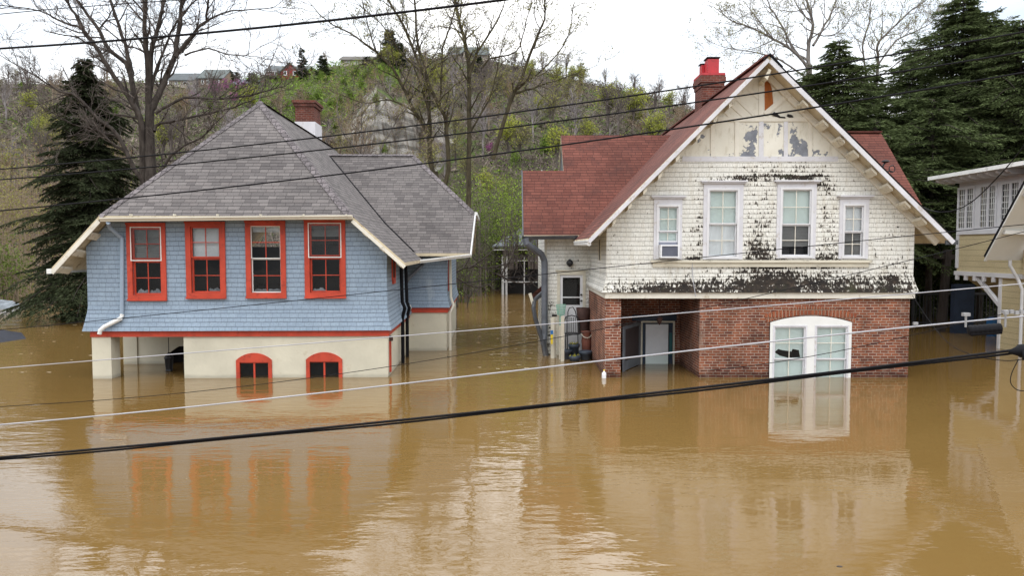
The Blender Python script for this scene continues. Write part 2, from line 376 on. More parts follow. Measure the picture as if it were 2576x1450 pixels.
def blobs(nt, xz, items):
    """sum of soft patches (cx, cz, sx, sz, strength) over local x, z"""
    tot = None
    for cx, cz, sx, sz, k in items:
        a = mth(nt, 'POWER', mth(nt, 'ABSOLUTE', mth(nt, 'DIVIDE', mth(nt, 'SUBTRACT', xz[0], cx), sx)), 4.0)
        c = mth(nt, 'POWER', mth(nt, 'ABSOLUTE', mth(nt, 'DIVIDE', mth(nt, 'SUBTRACT', xz[1], cz), sz)), 4.0)
        e = mth(nt, 'MULTIPLY', mth(nt, 'DIVIDE', 1.0, mth(nt, 'ADD', mth(nt, 'ADD', a, c), 1.0)), k)
        tot = e if tot is None else mth(nt, 'ADD', tot, e)
    return tot
def peeling_shingle(name, patches, base=.0, green=True):
    """cream shingles whose paint has come off in patches down to black wood"""
    m, nt, b, col, saw, uvs = coursed(name, (.72, .712, .665), (.785, .775, .73), (.33, .30, .24), .19, .128, .0038, .75, .14, .6, .006, .025, (.685, .672, .615), line=.50, joint=.55, lw=.09)
    ob = coords(nt, 'Object'); sep = N(nt, 'ShaderNodeSeparateXYZ'); LK(nt, ob, sep.inputs[0])
    kb = brick(nt, (0, 0, 0), (1, 1, 1), (.6, .6, .6), .19, .128, .006, 0.0, vec=uvs, sq=.72, sqf=2)
    pat = blobs(nt, (sep.outputs[0], sep.outputs[2]), patches) if patches else None
    n1 = noise(nt, coords(nt, 'Object', (1, 1, 1.3)), 1.5, 3, .5)
    n2 = noise(nt, coords(nt, 'Object', (1, 1, .42)), 24, 4, .65)     # split along the grain
    n3 = noise(nt, coords(nt, 'Object', (1, 1, .9)), 6.5, 4, .6)
    cen = lambda x, k_: mth(nt, 'MULTIPLY', mth(nt, 'SUBTRACT', x, .5), k_)
    t = mth(nt, 'ADD', cen(n2, 1.25), cen(n3, .70)); t = mth(nt, 'ADD', t, cen(n1, .35)); t = mth(nt, 'ADD', t, cen(kb.outputs[0], .16))
    t = mth(nt, 'ADD', t, mth(nt, 'MULTIPLY', mth(nt, 'SUBTRACT', .5, saw), .16))
    if pat is not None: t = mth(nt, 'ADD', t, pat)
    t = mth(nt, 'ADD', t, base)
    k = ramp(nt, mth(nt, 'ADD', t, .5), [(.765, 0.0), (.82, 1.0)])
    dk = ramp(nt, noise(nt, ob, 7, 4), [(.3, (.010, .008, .008)), (.55, (.024, .018, .014)), (.75, (.06, .042, .03))])
    if green: dk = mixc(nt, ramp(nt, noise(nt, ob, 2.2, 3), [(.58, 0.0), (.75, .55)]), dk, (.045, .05, .022))
    grime = ramp(nt, noise(nt, coords(nt, 'Object', (1.5, 1.5, .35)), 3.2, 7, .7), [(.50, 0.0), (.75, .5)])
    col = mixc(nt, grime, col, (.42, .36, .25))
    crk = ramp(nt, noise(nt, coords(nt, 'Object', (1, 1, .10)), 46, 3, .6), [(.62, 0.0), (.72, .55)])
    col = mixc(nt, crk, col, (.17, .14, .10))
    halo = ramp(nt, mth(nt, 'ADD', t, .5), [(.66, 0.0), (.78, .6)]); col = mixc(nt, halo, col, (.30, .265, .21))
    col = mixc(nt, k, col, dk); LK(nt, col, b.inputs['Base Color'])
    return m
def flaking_panel(name, patches, base=0.0):
    m, nt, b = newmat(name); ob = coords(nt, 'Object'); sep = N(nt, 'ShaderNodeSeparateXYZ'); LK(nt, ob, sep.inputs[0])
    col = ramp(nt, noise(nt, ob, 1.3, 6), [(.3, (.64, .61, .525)), (.7, (.76, .735, .655))])
    t = mth(nt, 'ADD', mth(nt, 'MULTIPLY', mth(nt, 'SUBTRACT', noise(nt, ob, 3.0, 6, .7), .5), 1.1), mth(nt, 'MULTIPLY', mth(nt, 'SUBTRACT', noise(nt, ob, 14, 4, .6), .5), .5))
    if patches: t = mth(nt, 'ADD', t, blobs(nt, (sep.outputs[0], sep.outputs[2]), patches))
    k = ramp(nt, mth(nt, 'ADD', t, .5 + base), [(.70, 0.0), (.72, 1.0)])
    dirt = ramp(nt, noise(nt, coords(nt, 'Object', (1, 1, .3)), 7, 7, .75), [(.52, 0.0), (.72, .6)]); col = mixc(nt, dirt, col, (.36, .31, .21))
    g = ramp(nt, noise(nt, ob, 6, 4), [(.3, (.13, .14, .17)), (.7, (.24, .255, .29))])
    col = mixc(nt, k, col, g); LK(nt, col, b.inputs['Base Color']); b.inputs['Roughness'].default_value = .8
    bump(nt, b, mth(nt, 'SUBTRACT', 1.0, k), .004); return m

def leaf(name, c, var=.4, trans=.25):
    m = bpy.data.materials.new(name); m.use_nodes = True; nt = m.node_tree; nt.nodes.clear()
    out = N(nt, 'ShaderNodeOutputMaterial'); g = N(nt, 'ShaderNodeNewGeometry')
    col = ramp(nt, g.outputs['Random Per Island'], [(0, tuple(x * (1 - var) for x in c)), (.55, c), (1, tuple(min(1, x * (1 + var)) for x in c))])
    d = N(nt, 'ShaderNodeBsdfDiffuse'); t = N(nt, 'ShaderNodeBsdfTranslucent'); LK(nt, col, d.inputs[0]); LK(nt, col, t.inputs[0])
    mx = N(nt, 'ShaderNodeMixShader'); mx.inputs[0].default_value = trans
    LK(nt, d.outputs[0], mx.inputs[1]); LK(nt, t.outputs[0], mx.inputs[2]); LK(nt, mx.outputs[0], out.inputs[0]); return m
def bark(name, c, c2=None):
    m, nt, b = newmat(name); v = coords(nt, 'Object', (1, 1, .3))
    c2 = c2 or tuple(x * 1.9 for x in c)
    LK(nt, ramp(nt, noise(nt, v, 5, 6, .7), [(.35, c), (.68, c2)]), b.inputs['Base Color']); b.inputs['Roughness'].default_value = .95
    b.inputs['Specular IOR Level'].default_value = .15
    bump(nt, b, noise(nt, v, 14, 4), .02); return m
M['bark'] = bark('grey_brown_bark', (.030, .024, .021), (.085, .072, .063))
M['bark_moss'] = bark('mossy_brown_bark', (.034, .028, .02), (.10, .085, .05))
M['bark_grey'] = bark('pale_grey_bark', (.10, .088, .08), (.21, .19, .175))
M['twig'] = bark('brown_grey_twig', (.085, .070, .062), (.19, .16, .145))
M['twig_tan'] = bark('tan_twig', (.20, .155, .11), (.34, .27, .20))
M['twig_grey'] = bark('violet_grey_twig', (.19, .165, .165), (.31, .28, .275))
M['needle'] = leaf('dark_spruce_needles', (.046, .056, .030), .6, .1)
M['needle_olive'] = leaf('olive_hemlock_needles', (.078, .100, .042), .65, .12)
M['leaf_bright'] = leaf('fresh_green_leaf', (.21, .29, .05), .5, .35)
M['screen'] = plain('dark_door_screen', (.05, .035, .035), .7, .2, 3, .0)
M['dim_white'] = plain('dim_white_frame', (.55, .55, .55), .6, .12, 2, .0)
M['foam'] = plain('tan_foam', (.46, .38, .26), .9, .15, 3, .0)
M['leaf_mid'] = leaf('mid_green_leaf', (.12, .165, .04), .5, .3)
M['bud_olive'] = leaf('olive_yellow_bud', (.26, .25, .085), .4, .35)
M['bud_yellow'] = leaf('yellow_green_bud', (.33, .35, .07), .35, .35)
M['bud_brown'] = leaf('brown_bud', (.20, .135, .085), .4, .2)
M['bud_pink'] = leaf('magenta_blossom', (.42, .13, .32), .3, .3)
M['grass'] = leaf('bright_hill_green', (.155, .225, .045), .5, .25)
M['brush'] = leaf('dry_brown_brush', (.165, .135, .115), .8, .15)
# ------------------------------------------------------------------ flood water
def water():
    m, nt, b = newmat('muddy_water'); ob = coords(nt, 'Object')
    mud = ramp(nt, noise(nt, coords(nt, 'Object', (.06, .12, 1)), 1.0, 4, .6), [(.3, (.156, .091, .027)), (.7, (.190, .115, .038))])
    LK(nt, mud, b.inputs['Base Color']); b.inputs['Roughness'].default_value = .01; b.inputs['IOR'].default_value = 1.6
    sep = N(nt, 'ShaderNodeSeparateXYZ'); LK(nt, ob, sep.inputs[0])
    # faster, rougher water in the gaps between and beyond the houses and in front, calmer in the lee of the walls
    rough = blobs(nt, (sep.outputs[0], sep.outputs[1]), [(-1.2, 38, 5, 16, 3.2), (-26, 30, 11, 12, 1.8), (-.6, 9, 3.4, 3.6, .85), (-13.5, 11, 5.5, 7, .7), (13, 9, 4, 4, .6), (20, 40, 8, 14, .5), (0, 78, 60, 30, 1.0)])
    n0 = noise(nt, coords(nt, 'Object', (.22, .5, 1)), 1.0, 2, .5)
    n1 = noise(nt, warp(nt, coords(nt, 'Object', (.8, 1.7, 1)), .5, .8), 1.15, 3, .5)
    n2 = noise(nt, coords(nt, 'Object', (1.1, 3.0, 1)), 2.6, 3, .55)
    patch = ramp(nt, noise(nt, coords(nt, 'Object', (.16, .3, 1)), 1.0, 3, .6), [(.42, .25), (.62, 1.0)])
    h = mth(nt, 'ADD', mth(nt, 'MULTIPLY', n0, .0032), mth(nt, 'MULTIPLY', n1, .0013))
    k = mth(nt, 'ADD', mth(nt, 'MULTIPLY', patch, .30), rough)
    h = mth(nt, 'ADD', h, mth(nt, 'MULTIPLY', mth(nt, 'MULTIPLY', n2, .0030), k))
    h = mth(nt, 'ADD', h, mth(nt, 'MULTIPLY', mth(nt, 'MULTIPLY', n1, .011), rough))
    bump(nt, b, h, 1.0, 1.0)
    mb = MB(); mb.quad((-220, -80, 0), (220, -80, 0), (220, 170, 0), (-220, 170, 0))
    tag(mb.build('flood_water', m), kind='structure')
water()

# ------------------------------------------------------------------ hill
RIDGE = [(-1600, 240), (-600, 190), (0, 215), (250, 215), (430, 222), (560, 226), (650, 205), (760, 190), (850, 172), (1000, 160), (1130, 155), (1240, 158), (1400, 195),
         (1600, 245), (1800, 300), (2100, 330), (2600, 330), (4200, 320)]
YP = 200.0
def lerp_tab(tab, x):
    if x <= tab[0][0]: return tab[0][1]
    for (a, b), (c, d) in zip(tab, tab[1:]):
        if x <= c: return b + (d - b) * (x - a) / (c - a)
    return tab[-1][1]
_wv = [(rnd.uniform(.01, .09), rnd.uniform(.01, .09), rnd.uniform(0, 6.3)) for _ in range(10)]
def wob(x, y): return sum(math.sin(x * a + y * b + c) for a, b, c in _wv) / 10
def sstep(a, b, x):
    t = min(1, max(0, (x - a) / (b - a))); return t * t * (3 - 2 * t)
def terr(u, Y):
    X = (u - CX) / F * Y
    zp = H + (625 - lerp_tab(RIDGE, u)) / F * YP
    Y0 = 80 + 8 * wob(X * 1.4, 3)
    if Y <= Y0: return -1.6 * (1 - math.exp(-(Y0 - Y) / 6))
    t = (Y - Y0) / (YP - Y0)
    z = zp * (min(t, 1) ** .95)
    k = sstep(860, 930, u) * (1 - sstep(1080, 1160, u))         # the quarried cliff
    if k > 0:
        zl = 3 + (Y - Y0) * .30 if Y < 122 else 0
        ce = 122 + 5 * math.sin(u * .031) + 3 * math.sin(u * .083 + 1); z2 = (min(17, max(0, (Y - Y0) * .4)) if Y < ce else 17 + 11 * sstep(ce, ce + 5, Y) + 0 * sstep(121, 127, Y) + max(0, (zp - 28) * min(1, max(0, Y - ce - 5) / (YP - ce - 5))))
        z = z * (1 - k) + z2 * k
    if Y > YP: z = zp - (Y - YP) * .02
    return z + wob(X * 3, Y * 3) * 1.2 * min(1, (Y - Y0) / 10)
def ground_at(u, Y): return Vector(((u - CX) / F * Y, Y, terr(u, Y)))
def hill():
    us = list(range(-1600, 4201, 22)); ys = [60 + 2.2 * i for i in range(24)] + [113 + .9 * i for i in range(26)] + [137 + 3.5 * i for i in range(20)] + [215, 240, 280, 340]
    v = [tuple(ground_at(u, y)) for y in ys for u in us]; n = len(us)
    f = [(j * n + i, j * n + i + 1, (j + 1) * n + i + 1, (j + 1) * n + i) for j in range(len(ys) - 1) for i in range(n - 1)]
    m, nt, b = newmat('hillside_leaf_litter'); ob = coords(nt, 'Object')
    a = ramp(nt, noise(nt, ob, .09, 6, .65), [(.32, (.09, .078, .062)), (.48, (.145, .12, .095)), (.6, (.10, .125, .048)), (.72, (.14, .20, .05))])
    a = mixc(nt, 1.0, a, ramp(nt, noise(nt, ob, 1.3, 6, .7), [(.3, .45), (.7, 1.35)]), 'MULTIPLY')
    g = N(nt, 'ShaderNodeNewGeometry'); s3 = N(nt, 'ShaderNodeSeparateXYZ'); LK(nt, g.outputs['True Normal'], s3.inputs[0])
    steep = ramp(nt, s3.outputs[2], [(.50, 1.0), (.72, 0.0)])
    rk = ramp(nt, noise(nt, coords(nt, 'Object', (1, 1, .5)), .55, 8, .72), [(.28, (.07, .06, .05)), (.42, (.22, .18, .145)), (.54, (.44, .41, .37)), (.75, (.56, .54, .51))])
    band = ramp(nt, noise(nt, coords(nt, 'Object', (.05, .05, 1.1)), .8, 3), [(.40, .45), (.52, 1.0)])
    rk = mixc(nt, 1.0, rk, band, 'MULTIPLY')
    LK(nt, mixc(nt, steep, a, rk), b.inputs['Base Color']); b.inputs['Roughness'].default_value = .95; b.inputs['Specular IOR Level'].default_value = .1
    bump(nt, b, noise(nt, ob, .9, 8, .7), 1.2)
    tag(npmesh('hillside', v, f, m), kind='structure')
hill()
# ------------------------------------------------------------------ windows
def frame_boxes(mb, x0, x1, z0, z1, y0, y1, w, m=0, wb=None, wt=None):
    wb = w if wb is None else wb; wt = w if wt is None else wt
    mb.box(x0, x0 + w, y0, y1, z0, z1, m); mb.box(x1 - w, x1, y0, y1, z0, z1, m)
    mb.box(x0 + w, x1 - w, y0, y1, z0, z0 + wb, m); mb.box(x0 + w, x1 - w, y0, y1, z1 - wt, z1, m)
    return mb
def sash(parent, x0, x1, z0, z1, y, mat, w=.045, nx=2, nz=2, mw=.022, mmat=None):
    """one sash: frame with glazing bars, its pane a sub-part beside it"""
    mb = MB(); frame_boxes(mb, x0, x1, z0, z1, y, y + .03, w)
    for i in range(1, nx):
        c = x0 + (x1 - x0) * i / nx; mb.box(c - mw / 2, c + mw / 2, y + .004, y + .026, z0 + w, z1 - w, 1)
    for j in range(1, nz):
        c = z0 + (z1 - z0) * j / nz
        xs = [x0 + w] + [x0 + (x1 - x0) * i / nx for i in range(1, nx)] + [x1 - w]
        for i in range(nx):
            a = xs[i] + (mw / 2 if i else 0); e = xs[i + 1] - (mw / 2 if i < nx - 1 else 0)
            mb.box(a, e, y + .006, y + .024, c - mw / 2, c + mw / 2, 1)
    mb.build('sash', [mat, mmat or mat], parent)
    p = MB(); p.quad((x0 + .01, y + .015, z0 + .01), (x1 - .01, y + .015, z0 + .01), (x1 - .01, y + .015, z1 - .01), (x0 + .01, y + .015, z1 - .01)); p.build('pane', M['glass'], parent)
def slats(parent, x0, x1, z0, z1, y, mat, pitch=.028, sag=0.0):
    mb = MB(); n = max(2, int((z1 - z0) / pitch))
    for i in range(n):
        z = z1 - (i + .5) * (z1 - z0) / n; d = sag * rnd.uniform(-1, 1)
        mb.quad((x0, y - .008, z - .013 + d), (x1, y - .008, z - .013 - d), (x1, y + .008, z + .011 - d), (x0, y + .008, z + .011 + d))
    return mb.build('blind', mat, parent)
def drape(parent, x0, x1, z0, z1, y, mat, name='curtain', amp=.02, k=40):
    n = 40; mb = MB()
    for i in range(n):
        a = x0 + (x1 - x0) * i / n; b = x0 + (x1 - x0) * (i + 1) / n
        ya, yb = y + amp * math.sin(a * k), y + amp * math.sin(b * k)
        mb.quad((a, ya, z0), (b, yb, z0), (b, yb, z1), (a, ya, z1))
    return mb.build(name, mat, parent)
def rect(x0, x1, z0, z1): return [(x0, z0), (x1, z0), (x1, z1), (x0, z1)]

# ------------------------------------------------------------------ the blue house
ANG = .030
o_ = G(976, 950)
FB = Frame((o_.x, o_.y), ANG)
def blue_house():
    root = thing('blue_house', 'blue shingled house with red window frames and grey hipped roof standing in floodwater', 'house', (FB.o.x, FB.o.y, 0), ANG)
    L, z_, s_ = FB.L, FB.z, FB.s
    SL = s_(222, 800, 0); zb0 = z_(847, 0, 600); zb1 = z_(832, 0, 600)      # left wall, red band
    zfl = z_(768, 0, 600); zt = 4.78
    D = 14.0                                                              # depth
    # ---- windows of the upper front
    WN = [(318, 421, 561, 757), (466, 570, 558, 752), (617, 721, 556, 751), (765, 871, 551, 751)]
    wins = []
    for (a, b, c, d) in WN:
        x0, z1 = L(a, c, 0); x1, z0 = L(b, d, 0); wins.append((x0, x1, z0, z1))
    holes = [rect(x0 + .13, x1 - .13, z0 + .15, z1 - .13) for x0, x1, z0, z1 in wins]
    rl = z_(645, 0, 222)                                                   # where the left rake soffit meets the wall
    sA, sB = s_(262, 560, 0), s_(878, 560, 0)
    T0 = -.5
    aL, zl1 = L(250, 547, T0); aR, zr1 = L(886, 541, T0); zc = (zl1 + zr1) / 2
    lL, zl2 = L(130, 674, T0); lR, zr2 = L(1018, 661, T0)
    rl = zl2 + (zc - zl2) * (SL - lL) / (aL - lL) - .14; rr_ = zr2 + (zc - zr2) * (lR - 0) / (lR - aR) - .14
    outer = [(SL, zfl), (0, zfl), (0, rr_), (aR, zc - .14), (aR - .25, zc + .1), (aL + .25, zc + .1), (aL, zc - .14), (SL, rl)]
    wl = MB(); wl.panel(outer, holes, 0, 0, .14)
    fl = .12                                                               # bell-cast flare of the lowest courses
    prof = [(0, zfl), (.02, zfl - .2), (.06, zfl - .42), (fl, zb1)]
    WS = 5.35                                                              # front wall of the side wing
    for (a, za), (b, zb) in zip(prof, prof[1:]):
        wl.quad((SL - b, -b, zb), (b, -b, zb), (a, -a, za), (SL - a, -a, za))
        wl.quad((b, -b, zb), (b, WS, zb), (a, WS, za), (a, -a, za))
        wl.quad((SL - b, D, zb), (SL - b, -b, zb), (SL - a, -a, za), (SL - a, D, za))
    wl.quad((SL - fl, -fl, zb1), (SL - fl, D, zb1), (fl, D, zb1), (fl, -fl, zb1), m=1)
    # right wall with a small window, left wall, back
    rh = [(1.55, 2.25, 2.25, 3.45)]
    n0 = len(wl.v); t = MB(); t.panel([(0, zfl), (WS, zfl), (WS, rl + .05), (0, rl + .05)], [], 0)
    wl.quad((0, 0, zfl), (0, WS, zfl), (0, WS, rr_), (0, 0, rr_))
    wl.quad((SL, D, zfl), (SL, 0, zfl), (SL, 0, rl), (SL, D, rl))
    wl.quad((0, D, 0), (SL, D, 0), (SL, D, rl), (0, D, rr_))
    wl.build('upper_wall', [M['blue'], M['dark_red_room']], root)
    MB().box(SL + .1, -.1, .75, .78, zb1 + .05, rl).build('room_dark_sheet', M['dark'], root)  # near-black sheet standing in for the unlit room behind the windows
    # ---- red band under the shingles
    b = MB(); b.box(SL + .05, .035, -.03, .0, zb0, zb1 - .004); b.box(.0, .036, .0, WS, zb0, zb1 - .004); b.box(SL + .05, SL + .08, .0, D, zb0, zb1 - .004)
    b.build('trim_band', M['red'], root)
    # ---- ground floor
    xp0, xp1 = s_(232, 900, 0), s_(280, 900, 0)
    xw = s_(462, 900, 0)
    aw = []
    for (a, b_, c, d) in ((594, 684, 907, 889), (770, 861, 905, 887)):
        aw.append((s_(a, 920, 0), s_(b_, 920, 0), z_(c, 0, a), z_(d, 0, a)))
    g = MB()
    holes = []
    for x0, x1, zs, zc in aw: holes.append([(x0, -1.2), (x1, -1.2)] + arc(x0, x1, zs, zc - zs, 12))
    g.panel(rect(xw, 0, -1.6, zb0 + .05), holes, .02, 0, .12)
    g.quad((0, .02, -1.6), (0, WS, -1.6), (0, WS, zb0 + .05), (0, .02, zb0 + .05))
    tb = FB.loc(G(400, 916)).y                                             # the porch's back wall
    g.quad((xw, tb, -1.6), (xw, .02, -1.6), (xw, .02, zb0 + .05), (xw, tb, zb0 + .05))
    xq = FB.loc(G(345, 916)).x
    hx0, hx1 = s_(426, 895, tb), s_(475, 895, tb)
    g.panel(rect(xq, xw, -1.6, zb0 + .05), [[(hx0, -1.2), (xw - .02, -1.2), (xw - .02, z_(868, tb, 460)), (hx0 + .3, z_(872, tb, 440)), (hx0, z_(888, tb, 430))]], tb, 0, .12)
    g.quad((xq, D, -1.6), (xq, tb, -1.6), (xq, tb, zb0 + .05), (xq, D, zb0 + .05))
    g.build('ground_floor_wall', M['stucco'], root)
    MB().box(xq + .1, -.1, tb + .35, tb + .4, -1.5, zb0 - .05).box(xw + .1, -.1, .5, .54, -1.5, zb0 - .05).build('cellar_dark_sheet', M['dark'], root)  # near-black sheets painting the darkness inside the ground floor
    MB().box(xp0, xp1, .0, .5, -1.6, zb0 - .003).build('porch_pillar', M['stucco'], root)
    q = FB.loc(G(311, 917)); q2 = FB.loc(G(345, 917))
    MB().box(q.x, q2.x, q.y, q.y + .42, -1.6, zb0 - .003).build('porch_pillar', M['stucco'], root)
    q = FB.loc(G(300, 900)); MB().box(q.x - .1, q.x + .16, q.y + .5, q.y + .75, .35, zb0 + .02).build('porch_corner_shingles', M['blue'], root)
    # arched cellar windows
    for x0, x1, zs, zc in aw:
        wv = MB(); w_ = .10; h = zc - zs
        out = [(x0, -1.2), (x1, -1.2)] + arc(x0, x1, zs, h, 12)
        zi = zs - .06
        wv.panel(out, [rect(x0 + w_, x1 - w_, -1.1, zi)], -.015, 0, .07)
        for i in range(len(out)):
            p, q = out[i], out[(i + 1) % len(out)]; wv.quad((p[0], .05, p[1]), (q[0], .05, q[1]), (q[0], -.015, q[1]), (p[0], -.015, p[1]))
        wr = wv.build('arched_window', M['red'], root)
        mb = MB(); c = (x0 + x1) / 2; mb.box(c - .025, c + .025, .02, .05, -1.1, zi); mb.box(x0 + w_, c - .025, .025, .05, zi - .03, zi); mb.box(c + .025, x1 - w_, .025, .05, zi - .03, zi)
        mb.build('glazing_bar', M['red'], wr)
        MB().quad((x0 + w_, .04, -1.1), (x1 - w_, .04, -1.1), (x1 - w_, .04, zi), (x0 + w_, .04, zi)).build('pane', M['glass'], wr)
    # upper windows
    for i, (x0, x1, z0, z1) in enumerate(wins):
        mb = MB(); frame_boxes(mb, x0, x1, z0, z1, -.045, .03, .14, 0, .16, .14); mb.box(x0 - .01, x1 + .01, -.075, -.045, z0 + .0, z0 + .05)
        mb.box(x0 - .012, x1 + .012, -.06, -.045, z1 - .05, z1 + .005)
        wr = mb.build('window', M['red'], root)
        a, e, lo, hi = x0 + .14, x1 - .14, z0 + .16, z1 - .14; mid = lo + (hi - lo) * (.51 if i != 1 else .53)
        um = [M['bright_white'], M['red'], M['bright_white'], M['bright_white']][i]
        if i in (0, 3): sash(wr, a - .03, e + .03, mid, hi + .03, -.052, um, .025, 1, 1)
        if i in (0, 3): sash(wr, a, e, mid + .03, hi, .02, M['red'], .05)
        else: sash(wr, a, e, mid, hi, .0, um, .025 if i == 2 else .04, 2, 2, mmat=M['red'])
        sash(wr, a, e, lo, mid, .052, [M['red'], M['red'], M['bright_white'], M['red']][i], [.05, .05, .03, .05][i], mmat=M['red'])
        top = [mid, mid + .02, hi - .17, hi - .35][i]
        slats(wr, a + .02, e - .02, top, hi - .03, .12, [M['blind_grey'], M['blind_white'], M['curtain'], M['blind_grey']][i], .03, 0 if i else .002)
        # frosty film at the foot of the lower panes
        fm = MB(); rr = random.Random(i); fk = (1, .8, .45, .7)[i]
        for (fa, fb) in ((a + .06, (a + e) / 2 - .02), ((a + e) / 2 + .02, e - .06)):
            if (i == 1 and fa < (a + e) / 2) or (i == 3 and fa > (a + e) / 2): continue
            n = 16; w_ = [rr.uniform(0, 6) for _ in range(3)]; top_ = [lo + .06 + fk * (.085 + .035 * math.sin(k * .6 + w_[0]) + .012 * math.sin(k * 1.9 + w_[1])) * math.sin(math.pi * (k + .5) / (n + 1)) ** .4 for k in range(n + 1)]
            for k in range(n):
                xa, xb = fa + (fb - fa) * k / n, fa + (fb - fa) * (k + 1) / n
                fm.quad((xa, .105, lo + .05), (xb, .105, lo + .05), (xb, .115, top_[k + 1]), (xa, .115, top_[k]))
        fm.build('frosty_film', M['frost'], wr)
    # little window of the right wall, seen edge on
    mb = MB(); mb.box(.0, .04, .95, 1.05, z_(705, 1, 1000), z_(640, 1, 1000)); mb.box(.0, .04, 1.55, 1.65, z_(705, 1, 1000), z_(640, 1, 1000)); mb.box(.0, .05, 1.05, 1.55, z_(715, 1, 1000), z_(700, 1, 1000)); mb.box(.001, .012, 1.05, 1.55, z_(700, 1, 1000), z_(640, 1, 1000), 1)
    mb.build('side_window', [M['red'], M['dark']], root)
    mb = MB(); mb.box(.0, .05, .28, .42, z_(936, .35, 980), z_(855, .35, 980)); mb.lathe([(.0, .16), (.07, .12), (.08, 0)], (.03, .35, z_(858, .35, 980)), 10, 1)
    mb.build('side_door_post', [M['red'], M['rust_brown']], root)

    # ---- main roof
    T0 = -.5
    aL, zl1 = L(250, 547, T0); aR, zr1 = L(886, 541, T0); zc = (zl1 + zr1) / 2
    lL, zl2 = L(130, 674, T0); lR, zr2 = L(1018, 661, T0)
    ta = 3.3; sa, za = L(655, 255, ta)
    TE = D + .4; thk = .10
    up = (0, 0, -thk)
    rf = MB()
    rf.prism([(aL, T0 - .05, zc), (aR, T0 - .05, zc), (sa, ta, za)], up, 0, 1)                      # clipped front
    rf.prism([(aR, T0 - .05, zc), (aR, TE, zc), (sa, TE, za), (sa, ta, za)], up, 0, 1)               # upper right
    rf.prism([(aR, T0 - .02, zc), (lR, T0, zr2), (lR, TE, zr2), (aR, TE, zc)], up, 0, 1)              # lower right
    rf.prism([(aL, TE, zc), (aL, T0 - .05, zc), (sa, ta, za), (sa, TE, za)], up, 0, 1)
    rf.prism([(lL, TE, zl2), (lL, T0, zl2), (aL, T0 - .02, zc), (aL, TE, zc)], up, 0, 1)
    # ---- side-wing roof
    wt0 = WS - .65; e0 = L(1062, 642, wt0); e1 = L(1182, 633, wt0)
    wz = (e0[1] + e1[1]) / 2; sw = e1[0]
    tr = 8.9; wza = z_(389, tr, 950)
    sh = s_(1040, 389, tr)
    slope = (wza - wz) / (tr - wt0)
    cl = .38; tcl = wt0 + (tr - wt0) * cl; zcl = wz + (wza - wz) * cl
    swc = s_(1194, 545, tcl)
    tb2 = 2 * tr - wt0; tcb = 2 * tr - tcl
    rf.prism([(sa + .1, wt0, wz), (sw, wt0, wz), (swc, tcl, zcl), (sh, tr, wza), (sa - .2, tr, wza)], up, 0, 1)
    rf.prism([(swc, tcl, zcl), (swc, tcb, zcl), (sh, tr, wza)], up, 0, 1)
    rf.prism([(sa - .2, tr, wza), (sh, tr, wza), (swc, tcb, zcl), (sw, tb2, wz), (sa + .1, tb2, wz)], up, 0, 1)
    roof = rf.build('roof', [M['roof_grey'], M['soffit']], root)
    # hip caps
    def caps(a, b, wd=.30, st=.21):
        a, b = Vector(a), Vector(b); n = int((b - a).length / st); mb = MB(); d = (b - a).normalized(); sd = d.cross(Vector((0, 0, 1))).normalized()
        for i in range(n):
            p = a + (b - a) * (i / n); q = a + (b - a) * ((i + 1.12) / n); lift = Vector((0, 0, .016)); lo = Vector((0, 0, .011))
            for sg in (1, -1):
                e = sd * sg * wd / 2 - Vector((0, 0, wd * .27))
                pts = [p + lift * 1.3, q + lo, q + e + lo * .6, p + e + lift * 1.1]
                mb.quad(*(pts if sg < 0 else pts[::-1]))
        return mb
    c = MB()
    for a, b in (((aL, T0 - .05, zc), (sa, ta, za)), ((aR, T0 - .05, zc), (sa, ta, za)), ((sa, ta, za), (sa, TE, za)), ((swc, tcl, zcl), (sh, tr, wza)), ((sh, tr, wza), (sa - .1, tr, wza))):
        caps(a, b).build('ridge_cap', M['cap_grey'], roof)
    # black valley line
    kz = lambda s: zc + (za - zc) * (aR - s) / (aR - sa)                  # z of the upper right slope
    v0 = None
    ss = [sa + (aR - sa) * i / 24 for i in range(25)] + [aR + (lR - aR) * i / 10 for i in range(1, 11)]
    pts = []
    for s in ss:
        zz = kz(s) if s <= aR else zc + (zr2 - zc) * (s - aR) / (lR - aR)
        tt = wt0 + (zz - wz) / slope
        if wt0 - .02 <= tt <= tr: pts.append((s, tt - .02, zz + .012))
    if len(pts) > 2: MB().tube(pts, .035, 6).build('valley_flashing', M['black'], roof)
    # fascias, rake boards, outlookers
    MB().beam((aL, T0 - .03, zc - .14), (lL, T0 - .0, zl2 - .14), .03, .11).build('rake_board', M['cream'], root); MB().beam((aR, T0 - .03, zc - .13), (lR, T0 - .0, zr2 - .13), .03, .09).build('rake_board', M['cream'], root)
    for (p0, p1, n, sg) in (((aL, zc), (lL, zl2), 3, 1), ((aR, zc), (lR, zr2), 3, -1)):
        for k in range(n):
            u = (k + .7) / (n + .05); x, z = p0[0] + (p1[0] - p0[0]) * u, p0[1] + (p1[1] - p0[1]) * u - .19
            mb = MB(); sl = math.copysign(.06, p1[0] - p0[0]); dz = (p1[1] - p0[1]) / abs(p1[0] - p0[0]) * .06
            mb.prism([(x - sl, T0 + .03, z - dz + .02), (x + sl, T0 + .03, z + dz + .02), (x + sl, T0 + .03, z + dz - .04), (x - sl, T0 + .03, z - dz - .04)], (0, .6, -.06))
            mb.build('outlooker', M['beam_white'], root)
    # right-hand end of the wing: clipped gable rake and soffit
    MB().beam((swc + .03, tcl, zcl - .1), (sw + .03, wt0, wz - .1), .04, .16).build('rake_board', M['white'], root)
    MB().beam((swc + .05, tcl - .1, zcl - .05), (swc + .05, tcb, zcl - .05), .10, .12).build('gutter', M['gutter_white'], root)
